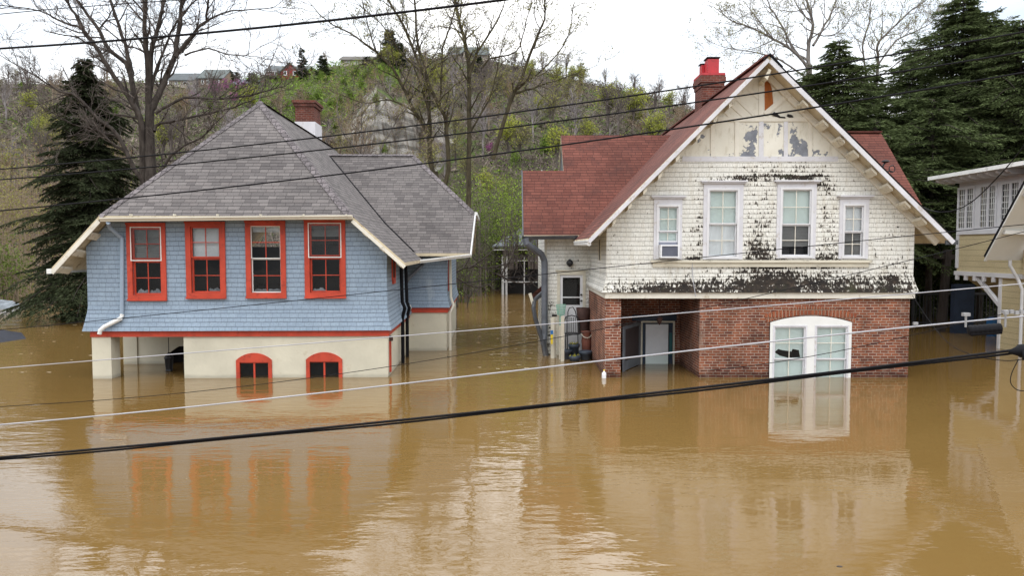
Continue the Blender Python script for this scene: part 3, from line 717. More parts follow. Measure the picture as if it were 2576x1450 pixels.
    # ---- gutters
    def gutter(mb, a, b, m=0, w=.12, h=.11):
        a, b = Vector(a), Vector(b); d = (b - a).normalized(); o = d.cross(Vector((0, 0, 1))).normalized()      # outwards
        pr = [(0, 0), (0, -h), (w * .55, -h), (w * .75, -h * .55), (w, -h * .35), (w, .0), (w * .9, 0), (w * .9, -h * .3), (w * .65, -h * .5), (w * .5, -h * .85), (.012, -h * .85), (.012, 0)]
        mb.prism([a + o * x + Vector((0, 0, z)) for x, z in pr], b - a, m)
    mb = MB(); gutter(mb, (aL + .08, T0 - .06, zl1 - .01), (aR + .02, T0 - .06, zr1 - .005))
    for k in range(6):
        x = aL + .9 + k * 1.15; mb.box(x - .012, x + .012, T0 - .19, T0 - .04, zc + .0, zc + .05)
    mb.build('gutter', M['gutter'], root)
    mb = MB(); gutter(mb, (lL - .02, T0 - .0, zl2 - .04), (lL - .02, T0 + .01, zl2 - .04)); mb = MB()
    mb.box(lL - .13, lL + .0, T0 - .02, TE, zl2 - .16, zl2 - .03); mb.build('gutter', M['gutter_white'], root)
    mb = MB(); gutter(mb, (lR - .02, wt0 - .72, wz - .22), (sw + .02, wt0 - .04, wz - .02)); mb.build('gutter', M['gutter_white'], root)
    # ---- downspouts
    q = lambda px, py, t: (lambda r: (r[0], t, r[1]))(L(px, py, t))
    MB().tube([q(272, 560, T0 - .1), q(276, 572, -.35), q(304, 598, -.07), q(307, 600, -.06), q(307, 795, -.06)], .055, 8).build('downspout', M['grey_pipe'], root)
    MB().tube([q(307, 792, -.07), q(304, 802, -.12), q(262, 823, -.2), q(252, 832, -.22), q(250, 841, -.22)], .06, 8).build('downspout_elbow', M['gutter_white'], root)
    MB().tube([q(1066, 655, wt0), q(1062, 668, WS - .3), q(1028, 700, WS - .5), q(1020, 715, WS - .5), q(1023, 765, WS - .42)], .06, 8).build('downspout', M['steel_pipe'], root)
    MB().tube([q(1030, 768, WS - .4), q(1032, 776, WS - .4), q(1024, 785, WS - .4), q(1024, 905, WS - .9)], .05, 8).build('downspout', M['gutter_white'], root)
    for px, tt in ((1009, 2.5), (1018, 3.8)):
        MB().tube([(.09, tt, z_(665, tt, px)), (.12, tt, z_(760, tt, px)), (.2, tt, z_(775, tt, px)), (.12, tt + .05, z_(800, tt, px)), (.12, tt + .05, -.8)], .055, 8).build('drain_pipe', M['black'], root)
    # ---- wing walls
    w0, w1 = 0.0, s_(1125, 830, WS); g0 = z_(787, WS, 1080); g1 = z_(774, WS, 1080); wtop = wz + .15
    ww = MB(); ww.quad((w0, WS, g1 + .55), (w1, WS, g1 + .55), (w1, WS, wtop), (w0, WS, wtop))
    for (a, za_), (b, zb_) in zip([(0, g1 + .55), (.03, g1 + .3), (.10, g1)], [(.03, g1 + .3), (.10, g1)]):
        ww.quad((w0, WS - b, zb_), (w1 + b, WS - b, zb_), (w1 + a, WS - a, za_), (w0, WS - a, za_))
        ww.quad((w1 + b, WS - b, zb_), (w1 + b, tb2 - .6, zb_), (w1 + a, tb2 - .6, za_), (w1 + a, WS - a, za_))
    ww.quad((w1, WS, g1 + .55), (w1, tb2 - .6, g1 + .55), (w1, tb2 - .6, wtop), (w1, tr, zcl + (swc - w1) / (swc - sh) * (wza - zcl) - .2), (w1, WS, wtop))
    ww.quad((w0, tb2 - .6, -1), (w1, tb2 - .6, -1), (w1, tb2 - .6, wtop), (w0, tb2 - .6, wtop))
    ww.build('wing_upper_wall', M['blue'], root)
    MB().box(.037, w1 + .02, WS - .03, WS + .01, g0, g1).box(w1 - .0, w1 + .03, WS + .01, tb2 - .65, g0, g1).build('wing_trim_band', M['red'], root)
    MB().box(.002, w1 - .02, WS + .01, tb2 - .7, -1.5, g0 + .02).build('wing_lower_wall', M['stucco'], root)
    mb = MB(); mb.box(w1 + .0, w1 + .05, WS + .7, WS + .85, 2.1, 3.5); mb.box(w1, w1 + .05, WS + 1.6, WS + 1.75, 2.1, 3.5); mb.box(w1 - .01, w1 + .06, WS + .85, WS + 1.6, 2.1, 2.25); mb.box(w1 - .01, w1 + .01, WS + .85, WS + 1.6, 2.25, 3.5, 1); mb.build('wing_window', [M['red'], M['dark']], root)
    MB().tube([(w1 + .1, WS + .25, wz - .1), (w1 + .12, WS + .25, g1 + .35), (w1 + .22, WS + .2, g1 + .05), (w1 + .1, WS + .1, g1 - .2), (w1 + .1, WS + .1, -.8)], .05, 8).build('downspout', M['gutter'], root)
    # ---- chimney
    tcx = 11.4; x0, zt_ = L(742, 252, tcx); x1 = s_(790, 300, tcx); zbk = z_(306, tcx, 770)
    ch = MB(); ch.box(x0, x1, tcx, tcx + 1.2, zbk, zt_ - .25)
    for k, (g_, a_, b_) in enumerate(((.06, .25, .12), (.11, .12, .0))): ch.box(x0 - g_, x1 + g_, tcx - g_, tcx + 1.2 + g_, zt_ - a_, zt_ - b_ - .004)
    cr = ch.build('chimney', M['brick_dark'], root)
    MB().box(x0 - .03, x1 + .05, tcx - .03, tcx + 1.23, za - 2.4, zbk - .003).build('chimney_base', M['worn'], cr)
    return root
blue_house()
# lantern hanging in the porch of the blue house
def lantern():
    p = Vector(FB.o) ; t = 1.25; x, z = FB.L(425, 905, t)
    c, n = FB.c, FB.n; wp = (FB.o.x + x * c - t * n, FB.o.y + x * n + t * c, 0)
    r = thing('porch_lantern', 'black lantern hanging on a chain in the porch of the blue house', 'lantern', wp)
    zt = FB.z(847, t); top, bot = FB.z(893, t), FB.z(925, t)
    MB().tube([(0, 0, top + .08), (0, 0, zt)], .012, 6).build('chain', M['iron'], r)
    MB().lathe([(.0, .2), (.03, .16), (.12, .06), (.15, 0), (.0, 0)], (0, 0, top - .06), 8).build('lamp_cap', M['iron'], r)
    mb = MB(); mb.lathe([(.09, 0), (.12, top - bot - .08)], (0, 0, bot), 6, 1)
    for k in range(6):
        a = k * math.pi / 3; mb.tube([(.095 * math.cos(a), .095 * math.sin(a), bot), (.125 * math.cos(a), .125 * math.sin(a), top - .07)], .012, 5)
    mb.lathe([(0, 0), (.1, 0), (.11, -.05), (0, -.1)], (0, 0, bot), 8); mb.build('lamp_body', [M['iron'], M['dark']], r)
lantern()
# ------------------------------------------------------------------ the white and brick house
FW = Frame((G(1910, 951).x, G(1910, 951).y), 0.0)
def white_house():
    root = thing('white_house', 'white shingled house with peeling paint, red roof and brick lower storey standing in floodwater', 'house', (FW.o.x, FW.o.y, 0))
    L, z_, s_ = FW.L, FW.z, FW.s
    XL, XR = s_(1525, 740, 0), s_(2296, 740, 0)
    T0 = -.6
    rx, rz = L(1935, 141, T0); lx, lz = L(1481, 599, T0); qx, qz = L(2398, 601, T0)
    ez = (lz + qz) / 2; kL = (rz - ez) / (rx - lx); kR = (rz - ez) / (qx - rx)
    thk = .13
    under = lambda x: rz - thk - .02 - (kL * (rx - x) if x < rx else kR * (x - rx))
    zb0, zb1 = z_(751, 0, 1900), z_(736, 0, 1900); zfl = z_(690, 0, 1900)
    P2 = lambda px, py: L(px, py, 0)
    # ---- facade: shingled part up to the board at y 395..405, half-timbered gable above it
    zg = z_(398, 0, 1900); zl = lambda py: z_(py, 0, 1900)
    gL = rx - (rz - thk - .02 - zg) / kL; gR = rx + (rz - thk - .02 - zg) / kR
    wdef = [(1652, 1711, 515, 651, 1645, 1716, 497), (1779, 1860, 474, 651, 1770, 1870, 459), (1963, 2046, 472, 649, 1955, 2054, 458), (2120, 2177, 513, 650, 2112, 2186, 496)]
    wins = []
    for (a, b, c, d, ca, cb_, cc) in wdef:
        wins.append((s_(a, c, 0), s_(b, c, 0), zl(d), zl(c), s_(ca, c, 0), s_(cb_, c, 0), zl(cc)))
    holes = [rect(w[0], w[1], w[2], w[3]) for w in wins]
    px = lambda p, y=700: s_(p, y, 0)
    # patches of lost paint (local x, z): foot of the wall, between the windows, under the gable board
    pm = (zl(700) - zl(690)) ;
    pat = [(px(1930), zl(718), 3.6, .23, .27), (px(1960), zl(704), 1.7, .38, .15), (px(1950), zl(690), .5, .55, .14), (px(1640), zl(726), 1.3, .15, .18), (px(2200), zl(716), 1.15, .26, .15), (px(1930), zl(735), 4.0, .09, .15),
           (px(1912), zl(640), .42, .35, .22), (px(1912), zl(560), .42, .95, .155), (px(2083), zl(580), .30, .85, .165), (px(2083), zl(652), .40, .16, .2), (px(1741), zl(653), .33, .10, .24), (px(1741), zl(600), .30, .6, .09), (px(1760), zl(590), .10, .9, .12),
           (px(1850), zl(448), .55, .06, .34), (px(2010), zl(446), .72, .065, .34), (px(1960), zl(425), .85, .32, .14), (px(2065), zl(470), .45, .2, .15), (px(2255), zl(690), .45, .6, .10), (px(1960), zl(665), 2.6, .10, .10), (px(2230), zl(590), .35, .5, .05)]
    sh = peeling_shingle('peeling_cream_shingle', pat)
    sh2 = peeling_shingle('cream_shingle_side', [], -.02)
    wl = MB(); uL, uR = under(XL), under(XR)
    outer = [(XL, zfl), (XR, zfl), (XR, uR), (gR, zg), (gL, zg), (XL, uL)]
    wl.panel(outer, holes, 0, 0, .12)
    prof = [(0, zfl), (.02, zfl - .15), (.06, zfl - .32), (.13, zb1)]
    TW = FW.loc(G(1385, 893)).y                                             # front wall of the left wing
    DE = 14.0
    for (a, za), (b, zb) in zip(prof, prof[1:]):
        wl.quad((XL - b, -b, zb), (XR + b, -b, zb), (XR + a, -a, za), (XL - a, -a, za))
        wl.quad((XL - b, TW, zb), (XL - b, -b, zb), (XL - a, -a, za), (XL - a, TW, za), m=1)
        wl.quad((XR + b, -b, zb), (XR + b, DE, zb), (XR + a, DE, za), (XR + a, -a, za), m=1)
    nz0, nz1 = z_(655, 1.5, 1497), z_(603, 1.5, 1497)
    wl.quad((XL, TW, zfl), (XL, 0, zfl), (XL, 0, uL), (XL, TW, uL), m=1)
    wl.quad((XR, 0, zfl), (XR, DE, zfl), (XR, DE, uR), (XR, 0, uR), m=1)
    wl.quad((XR, DE, -1), (XL, DE, -1), (XL, DE, uL), (rx, DE, rz - .3), (XR, DE, uR), m=1)
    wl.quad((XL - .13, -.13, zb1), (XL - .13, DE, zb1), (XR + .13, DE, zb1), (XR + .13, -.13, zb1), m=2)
    wl.build('shingle_wall', [sh, sh2, M['dark_red_room']], root)
    MB().box(gL + .3, gR - .3, .9, .94, zb1 + .05, zg - .3).build('room_dark_sheet', M['dark'], root)  # near-black sheet in place of the unlit upstairs rooms
    # narrow window of the left return wall
    MB().box(XL - .03, XL - .002, 1.2, 1.28, nz0, nz1).box(XL - .03, XL - .002, 1.62, 1.7, nz0, nz1).box(XL - .012, XL - .002, 1.28, 1.62, nz0, nz1, 1).build('side_window', [M['weather'], M['dark']], root)
    # ---- gable
    gp = [(px(1888, 350), zl(368), .20, .42, .30), (px(1900, 330), zl(335), .10, .2, .24), (px(1875, 385), zl(390), .3, .08, .16), (px(2012, 370), zl(372), .28, .26, .30), (px(1998, 340), zl(342), .12, .2, .22), (px(1930, 318), zl(318), .1, .14, .22), (px(1963, 325), zl(328), .10, .22, .24), (px(1965, 380), zl(384), .12, .1, .22), (px(2065, 385), zl(384), .22, .09, .22), (px(1762, 360), zl(352), .10, .16, .26), (px(1800, 385), zl(391), .5, .06, .18), (px(2025, 385), zl(388), .1, .16, .22)]
    fp = flaking_panel('flaking_cream_panel', gp, -.035)
    g = MB(); o1 = s_(1925, 250, 0); o2 = s_(1945, 250, 0)
    ox = [(s_(1924, 200, 0), zl(196)), (s_(1937, 200, 0), zl(196)), (s_(1944, 225, 0), zl(228)), (s_(1947, 262, 0), zl(262)), (s_(1924, 281, 0), zl(281))]
    g.panel([(gL, zg), (gR, zg), (rx, rz - thk - .02)], [ox], .02, 0, .05)
    g.build('gable_wall', fp, root)
    g = MB(); g.panel(ox, [], .06, 0); g.build('exposed_sheathing', M['plywood'], root)
    tb = MB(); y0, y1 = -.02, .02
    def board(xa, ya, xb, yb, wd, proud=.022, m=0):
        a = P2(xa, ya); b = P2(xb, yb); tb.beam((a[0], .02 - proud / 2 - .0, a[1]), (b[0], .02 - proud / 2, b[1]), wd, proud, m, up=(0, 1, 0)) if False else None
        d = Vector((b[0] - a[0], 0, b[1] - a[1])); n = Vector((-d.z, 0, d.x)).normalized() * wd / 2
        p = [Vector((a[0], .018, a[1])) - n, Vector((b[0], .018, b[1])) - n, Vector((b[0], .018, b[1])) + n, Vector((a[0], .018, a[1])) + n]
        tb.prism(p, (0, -proud, 0), m)
    # verticals, rails, braces
    for x in (1793, 1854, 1915, 1977, 2038):
        board(x, 306, x, 394, .11 if x not in (1915,) else .13, .022, 1 if x in (1915, 1977) else 0)
    board(1915, 186, 1915, 294, .13, .024)
    board(1806, 300, 2060, 300, .12, .028); board(1716, 400, 2108, 400, .14, .03, 1)
    board(1924, 287, 1980, 240, .14, .026)
    for (a, b, c, d) in ((1882, 221, 1908, 247), (1854, 248, 1898, 290), (1824, 280, 1838, 294), (1840, 264, 1876, 296)): board(a, b, c, d, .085, .014)
    tb.build('gable_timber', [M['cream'], M['worn']], root)
    # dark split in the stucco beside the brace
    mb = MB()
    for pts in ([(1940, 289), (1947, 281), (1955, 286), (1962, 293), (1975, 294), (1976, 298), (1960, 297), (1950, 293)], [(1978, 292), (1981, 287), (1987, 288), (1993, 290), (1996, 296), (1984, 296)]):
        mb.quad(*[(P2(x, y)[0], -.016, P2(x, y)[1]) for x, y in pts][::-1])
    mb.build('stucco_hole', M['dark'], root)
    # ---- belt board
    b = MB(); b.box(XL - .03, XR + .03, -.07, -.0, zb0, zb1 - .004); b.box(XL - .04, XL - .002, .0, TW, zb0, zb1 - .004); b.box(XR + .002, XR + .04, 0, DE, zb0, zb1 - .004)
    b.build('belt_board', M['cream'], root)
    # ---- windows upstairs
    for i, (x0, x1, z0, z1, c0, c1, zt) in enumerate(wins):
        mb = MB(); zs = z0 - .02
        mb.box(c0, x0, -.03, -.001, zs, z1); mb.box(x1, c1, -.03, -.001, zs, z1); mb.box(c0, c1, -.03, -.001, z1 + .001, zt)
        mb.box(x0 + .001, x1 - .001, -.025, .0, zs, z0)
        mb.box(c0 - .09, c1 + .09, -.12, -.002, zt + .003, zt + .045); mb.box(c0 - .05, c1 + .05, -.08, -.002, zt - .035, zt - .001)
        wr = mb.build('window', M['worn'], root)
        fr = MB(); frame_boxes(fr, x0, x1, z0, z1, -.045, .02, .055); fr.build('window_frame', M['white'], wr)
        a, e, lo, hi = x0 + .055, x1 - .055, z0 + .055, z1 - .055; mid = lo + (hi - lo) * (.5, .49, .47, .48)[i]
        sash(wr, a, e, mid, hi, .0, M['white'], .035, mw=.02, mmat=M['cream'])
        ac = i == 0
        l2 = lo + (hi - lo) * .29 if ac else lo
        sash(wr, a, e, l2, mid, .04, M['white'], .035, 2, 1 if ac else 2, mw=.02, mmat=M['cream'])
        drape(wr, a, e, mid if i in (2, 3) else (l2 if i == 0 else mid), hi, .10, M['blind_green'] if i < 3 else M['curtain'], 'blind', .004, 9)
        if i == 1: drape(wr, a + .02, e, lo, mid, .10, M['curtain'], 'curtain', .02, 14)
        if i == 2:
            slats(wr, a, e, lo + .26, mid, .10, M['blind_grey'], .03, .004)
            cu = MB(); cu.lathe([(0, 0), (.15, .03), (.17, .15), (.1, .3), (0, .33)], (a + .22, .42, lo - .02), 12); cu.lathe([(0, 0), (.17, .03), (.18, .2), (.08, .34), (0, .36)], (a + .62, .45, lo - .02), 12)
            cu.build('cushion', M['cushion'], wr, smooth=True)
        if i == 3: slats(wr, a, e, lo, mid - .05, .10, M['blind_grey'], .03, .002)
        if ac: MB().box(a, e, .03, .05, lo, l2).build('filler_panel', M['grille'], wr)
    sm = MB(); sm.box(wins[0][4] - .08, wins[3][5] + .08, -.09, -.001, zl(661), zl(655)); sm.box(wins[0][4] - .02, wins[3][5] + .02, -.04, -.001, zl(672), zl(661) - .002)
    sm.build('window_sill', M['weather'], root)
    # ---- brick storey
    br = MB(); o0, o1 = s_(1562, 850, 0), s_(1760, 850, 0); BB = .02
    d0, d1 = s_(1936, 850, 0), s_(2142, 850, 0); dzs, dzc = zl(811), zl(795)
    hole = [(d0, -1.3), (d1, -1.3)] + arc(d0, d1, dzs, dzc - dzs, 14)
    br.panel([(o1, -1.7), (XR - .06, -1.7), (XR - .06, zb0 + .05), (o1, zb0 + .05)], [hole], BB, 0, .12)
    br.quad((XR - .06, BB, -1.7), (XR - .06, DE, -1.7), (XR - .06, DE, zb0 + .05), (XR - .06, BB, zb0 + .05))
    tdoor = FW.loc(G(1650, 917)).y
    br.quad((o1, tdoor, -1.7), (o1, BB, -1.7), (o1, BB, zb0 + .05), (o1, tdoor, zb0 + .05))
    x0, x1 = L(1612, 812, tdoor)[0], L(1697, 812, tdoor)[0]; zd = z_(808, tdoor, 1650)
    br.panel(rect(XL - .02, o1, -1.7, zb0 + .05), [[(x0, -1.6), (x1, -1.6), (x1, zd), (x0, zd)]], tdoor, 0, .2)
    br.box(XL - .02, o0, BB, .48, -1.7, zb0 - .003)
    br.box(XL - .015, XL + .2, .48, TW, -1.7, zb0 - .003)
    br.build('brick_wall', M['brick'], root)
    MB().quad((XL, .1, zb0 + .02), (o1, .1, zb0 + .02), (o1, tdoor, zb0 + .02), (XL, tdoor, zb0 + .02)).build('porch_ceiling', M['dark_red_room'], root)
    # brick arch over the big window
    ar = MB(); n = 24; ctr = arc(d0 - .08, d1 + .08, dzs - .02, dzc - dzs + .05, n); cc = ((d0 + d1) / 2, ctr[n // 2][1] - ((((d1 - d0) / 2 + .08) ** 2 + (dzc - dzs + .05) ** 2) / (2 * (dzc - dzs + .05))))
    for i in range(n):
        (xa, za), (xb, zb) = ctr[i], ctr[i + 1]
        ex = lambda x, z: (x + (x - cc[0]) / math.hypot(x - cc[0], z - cc[1]) * .24, z + (z - cc[1]) / math.hypot(x - cc[0], z - cc[1]) * .24)
        g_ = .07; xa2, za2 = xa + (xb - xa) * g_, za + (zb - za) * g_; xb2, zb2 = xb - (xb - xa) * g_, zb - (zb - za) * g_
        e1, e2 = ex(xa2, za2), ex(xb2, zb2)
        ar.prism([(xa2, BB, za2), (xb2, BB, zb2), (e2[0], BB, e2[1]), (e1[0], BB, e1[1])], (0, -.012, 0))
    ar.build('brick_arch', M['brick_arch'], root)
    # big arched double window
    mb = MB(); c = (d0 + d1) / 2; wz1 = zl(808); cw, mw = .085, .22; pl, pr = (d0 + cw, c - mw / 2), (c + mw / 2, d1 - cw)
    out = [(d0 + .005, -1.2), (d1 - .005, -1.2)] + arc(d0 + .005, d1 - .005, dzs - .005, dzc - dzs, 14)
    mb.panel(out, [rect(pl[0], pl[1], -1.15, wz1 - .12), rect(pr[0], pr[1], -1.15, wz1 - .12)], -.02, 0, .07)
    wr = mb.build('arched_window', M['bright_white'], root)
    zt = wz1 - .12; zm = z_(905, 0, 2000)
    for j, (a, e) in enumerate((pl, pr)):
        fr = MB(); frame_boxes(fr, a, e, -1.15, zt, -.03, .03, .045); fr.build('window_frame', M['worn'], wr)
        sash(wr, a + .045, e - .045, zm, zt - .045, .005, M['white'], .035, mw=.02, mmat=M['cream']); sash(wr, a + .045, e - .045, -1.1, zm, .038, M['white'], .035, mw=.02, mmat=M['cream'])
        a2, e2 = a + .05, e - .05
        if j == 0:
            t = MB(); ta = z_(888, 0, 2000); tq = [(a2 + .04, ta), (a2 + .2, ta - .1), (a2 + .42, ta - .16), (e2 - .08, ta - .15), (e2 - .12, ta + .06), (e2 - .3, ta + .09), (e2 - .33, ta + .02), (a2 + .25, ta + .06), (a2 + .15, ta + .09)]
            t.panel(rect(a2, e2, -1.1, zt), [tq], .10, 0, .004); t.build('blind', M['blind_green'], wr)
        else: drape(wr, a2, e2, -1.1, zt, .10, M['blind_green'], 'blind', .004, 9)
    MB().box(o1 + .1, XR - .2, .6, .64, -1.6, zb0 - .1).build('cellar_dark_sheet', M['dark'], root)  # near-black sheet painting the dark behind the arched window
    # ---- front door in the porch
    q0, q1 = L(1625, 850, tdoor)[0], L(1682, 850, tdoor)[0]
    mb = MB(); mb.box(x0, x0 + .05, tdoor - .05, tdoor + .1, -1.5, zd); mb.box(x1 - .05, x1, tdoor - .05, tdoor + .1, -1.5, zd); mb.box(x0 + .05, x1 - .05, tdoor - .05, tdoor + .1, zd - .05, zd)
    mb.box(x0 + .05, q0 - .02, tdoor + .0, tdoor + .12, -1.5, zd - .05, 1); mb.box(q1 + .02, x1 - .05, tdoor + .02, tdoor + .12, -1.5, zd - .05, 1); mb.box(q0 - .02, q1 + .02, tdoor, tdoor + .12, z_(815, tdoor, 1650) , zd - .05, 1)
    mb.box(q1 + .025, q1 + .11, tdoor + .0, tdoor + .02, z_(895, tdoor, 1690), z_(838, tdoor, 1690), 2)
    mb.box(L(1590, 800, tdoor)[0], L(1702, 800, tdoor)[0], tdoor - .02, tdoor + .0, zd + .003, z_(792, tdoor, 1650), 1)
    dr = mb.build('front_door', [M['weather'], M['navy'], M['teal']], root)
    zk = z_(898, tdoor, 1650); dp = MB(); n = 16; dp.box(q0, q1, tdoor + .06, tdoor + .1, zk, z_(817, tdoor, 1650))
    dp.build('door_panel', M['gauge_white'], dr)
    dp = MB(); pts = [(q0 + (q1 - q0) * i / n, zk + .03 + .02 * rnd.uniform(-1, 1)) for i in range(n + 1)]
    for i in range(n): dp.quad((pts[i][0], tdoor + .055, -1.4), (pts[i + 1][0], tdoor + .055, -1.4), (pts[i + 1][0], tdoor + .055, pts[i + 1][1]), (pts[i][0], tdoor + .055, pts[i][1]))
    dp.build('torn_lower_panel', M['blind_green'], dr)
    # storm door standing open
    h0 = Vector((L(1609, 900, tdoor)[0], tdoor - .06, 0)); u = L(1566, 900, .95); h1 = Vector((u[0], .95, 0)); dd = (h1 - h0)
    za, zb = -1.0, zd - .02; mb = MB()
    for f0, f1, a_, b_ in ((0, .1, za, zb), (.9, 1, za, zb), (.1, .9, zb - .1, zb), (.1, .9, .02, .30)):
        p = h0 + dd * f0; q = h0 + dd * f1
        mb.prism([(p.x, p.y, a_), (q.x, q.y, a_), (q.x, q.y, b_), (p.x, p.y, b_)], (.03, .012, 0))
    sd_ = mb.build('storm_door', M['steel_pipe'], root)
    p, q = h0 + dd * .1, h0 + dd * .9; MB().quad((p.x + .01, p.y, .3), (q.x + .01, q.y, .3), (q.x + .01, q.y, zb - .1), (p.x + .01, p.y, zb - .1)).build('screen', M['screen'], sd_)
    # porch lamp
    lx_, lz_ = L(1659, 805, .9); mb = MB(); mb.tube([(lx_, .9, lz_ + .05), (lx_, .9, zb0)], .012, 6); mb.lathe([(0, -.16), (.03, -.13), (.085, -.02), (.09, .05), (.03, .1), (0, .12)], (lx_, .9, lz_), 8); mb.build('porch_lamp', M['rust_brown'], root)
    # ---- main roof
    RE = DE + .3; up = (0, 0, -thk); rf = MB()
    rf.prism([(lx, RE, ez), (lx, T0, ez), (rx, T0, rz), (rx, RE, rz)], up, 0, 1)
    rf.prism([(rx, RE, rz), (rx, T0, rz), (qx, T0, ez), (qx, RE, ez)], up, 0, 1)
    # ---- side wings (gabled, ridge running across)
    te = 3.9; wz = z_(592, te, 1340); tr = 7.75; wr_ = z_(340, tr, 1500); k = (wr_ - wz) / (tr - te)
    tu = te + (z_(430, te + 2.4, 1360) - wz) / k
    xa, xb = L(1317, 590, te)[0], L(1411, 345, tr)[0]; zu = wz + (tu - te) * k; tb_ = 2 * tr - te
    rf.prism([(xa, te, wz), (lx + 1.6, te, wz), (rx - .3, te + (rx - .3 - lx - 1.6) * .0 + 3.85, wr_), (rx - .3, tr, wr_), (xb, tr, wr_), (xb, tu, zu), (xa, tu, zu)], up, 0, 1) if False else None
    rf.prism([(xa, te, wz), (rx - .5, te, wz), (rx - .5, tu, zu), (xa, tu, zu)], up, 0, 1)
    rf.prism([(xb, tu, zu), (rx - .5, tu, zu), (rx - .5, tr, wr_), (xb, tr, wr_)], up, 0, 1)
    rf.prism([(xb, tr, wr_), (rx - .5, tr, wr_), (rx - .5, tb_, wz), (xb, tb_, wz)], up, 0, 1)
    xc, zc_ = L(2216, 334, tr); z2 = z_(334, tr, 2200); xd = L(2265, 460, tr - 1.7)[0]
    rf.prism([(rx + .5, te, z2 - (tr - te) * k), (xd + .15, te, z2 - (tr - te) * k), (xc, tr, z2), (rx + .5, tr, z2)], up, 0, 1)
    rf.prism([(rx + .5, tr, z2), (xc, tr, z2), (xd + .15, tb_, z2 - (tr - te) * k), (rx + .5, tb_, z2 - (tr - te) * k)], up, 0, 1)
    roof = rf.build('roof', [M['roof_red'], M['soffit']], root)
    MB().beam((rx + .5, tr, z2 + .03), (xc, tr, z2 + .03), .22, .05).build('ridge_cap', M['roof_red'], roof); MB().beam((rx, T0 - .02, rz + .02), (rx, RE, rz + .02), .2, .05).build('ridge_cap', M['roof_red'], roof)
    MB().beam((rx, T0 - .04, rz + .05), (rx - .16, T0 - .04, rz - .11), .04, .03).beam((rx, T0 - .04, rz + .05), (rx + .35, T0 - .04, rz - .30), .05, .04).beam((rx + .02, T0 - .01, rz + .012), (qx, T0 - .01, ez + .012), .05, .02).build('drip_edge', M['black'], roof)
    # bargeboards, wall-side rafters, outlookers
    f = MB()
    MB().beam((rx - .02, T0 - .02, rz - .10), (lx - .0, T0 - .02, ez - .10), .04, .10).build('bargeboard', M['worn'], root); MB().beam((rx + .02, T0 - .02, rz - .12), (qx, T0 - .02, ez - .12), .04, .12).build('bargeboard', M['worn'], root)
    f = MB(); f.beam((rx, -.05, rz - .25), (qx - .12, -.05, ez - .13), .09, .16); f.beam((rx, -.05, rz - .25), (lx + .3, -.05, ez + .12), .05, .14); f.build('rake_trim', M['cream'], root)
    for px_, py_ in ((2018, 232), (2068, 291), (2110, 345), (2145, 382), (2190, 425), (2230, 467), (2275, 508), (2316, 551)):
        x = s_(px_ + 10, py_ - 8, T0 + .03); zz = rz - kR * (x - rx) - thk - .10; mb = MB(); d = .075
        mb.prism([(x - d, T0 + .04, zz + d * kR), (x + d, T0 + .04, zz - d * kR), (x + d, T0 + .04, zz - d * kR - .07), (x - d, T0 + .04, zz + d * kR - .07)], (-.0, .5, -.06)); mb.build('outlooker', M['beam_white'], root)
    for px_, py_ in ((1842, 243), (1803, 284), (1760, 330), (1708, 384), (1664, 425), (1626, 467), (1588, 508), (1548, 551)):
        x = s_(px_ - 3, py_, T0 + .03); zz = rz - kL * (rx - x) - thk - .08; mb = MB(); d = .05
        mb.prism([(x - d, T0 + .02, zz - d * kL), (x + d, T0 + .02, zz + d * kL), (x + d, T0 + .02, zz + d * kL - .1), (x - d, T0 + .02, zz - d * kL - .1)], (0, .55, -.04)); mb.build('outlooker', M['beam_white'], root)
    x, zz = L(1925, 195, T0 + .15); MB().prism([(x - .05, T0 + .03, rz - .55), (x + .05, T0 + .03, rz - .32), (x + .12, T0 + .03, rz - .36), (x + .02, T0 + .03, rz - .62)], (0, .5, -.05)).build('outlooker', M['beam_white'], root)
    # ---- left wing walls
    X0, X1 = FW.loc(G(1383, 893)).x, XL
    X0 = L(1371, 700, TW)[0]
    lw = MB(); d0_, d1_ = L(1409, 700, TW)[0], L(1466, 700, TW)[0]; dz1 = z_(692, TW, 1430)
    lw.panel(rect(X0, X1 + .0, -1.7, wz + .3), [[(d0_, -1.0), (d1_, -1.0), (d1_, dz1), (d0_, dz1)]], TW, 0, .15)
    lw.quad((X0, tb_ - .6, -1.7), (X0, TW, -1.7), (X0, TW, wz + .25), (X0, tu, zu), (X0, tr, zu + .2), (X0, tb_ - .6, wz))
    lw.build('side_wing_wall', peeling_shingle('cream_clapboard', [(X0 + .1, .9, .22, 1.3, .22)], -.03, True), root)
    MB().quad((xb + .05, tu, zu - .3), (xb + .05, tr, wr_ - .16), (xb + .05, tb_, wz), (xb + .05, tu, wz)).build('dormer_side', M['slate'], root)
    MB().box(X0 + .1, XL - .1, TW + .5, TW + .55, -1.5, wz).build('room_dark_sheet', M['dark'], root)  # near-black sheet as the unlit inside behind the side door
    mb = MB(); cw = .10; zs = z_(772, TW, 1430)
    mb.box(d0_ - cw, d0_, TW - .03, TW - .001, -1.2, dz1); mb.box(d1_, d1_ + cw, TW - .03, TW - .001, -1.2, dz1); mb.box(d0_ - cw, d1_ + cw, TW - .04, TW - .001, dz1 + .002, dz1 + .14); mb.box(d0_ - cw - .06, d1_ + cw + .06, TW - .08, TW - .001, dz1 + .143, dz1 + .17)
    dr = mb.build('side_door', M['weather'], root)
    mb = MB(); frame_boxes(mb, d0_, d1_, -1.0, dz1, TW + .0, TW + .04, .09); za_ = z_(750, TW, 1430); zb_ = z_(768, TW, 1430); mb.box(d0_ + .09, d1_ - .09, TW, TW + .04, za_, za_ + .04); mb.box(d0_ + .09, d1_ - .09, TW + .0, TW + .04, -.9, zb_)
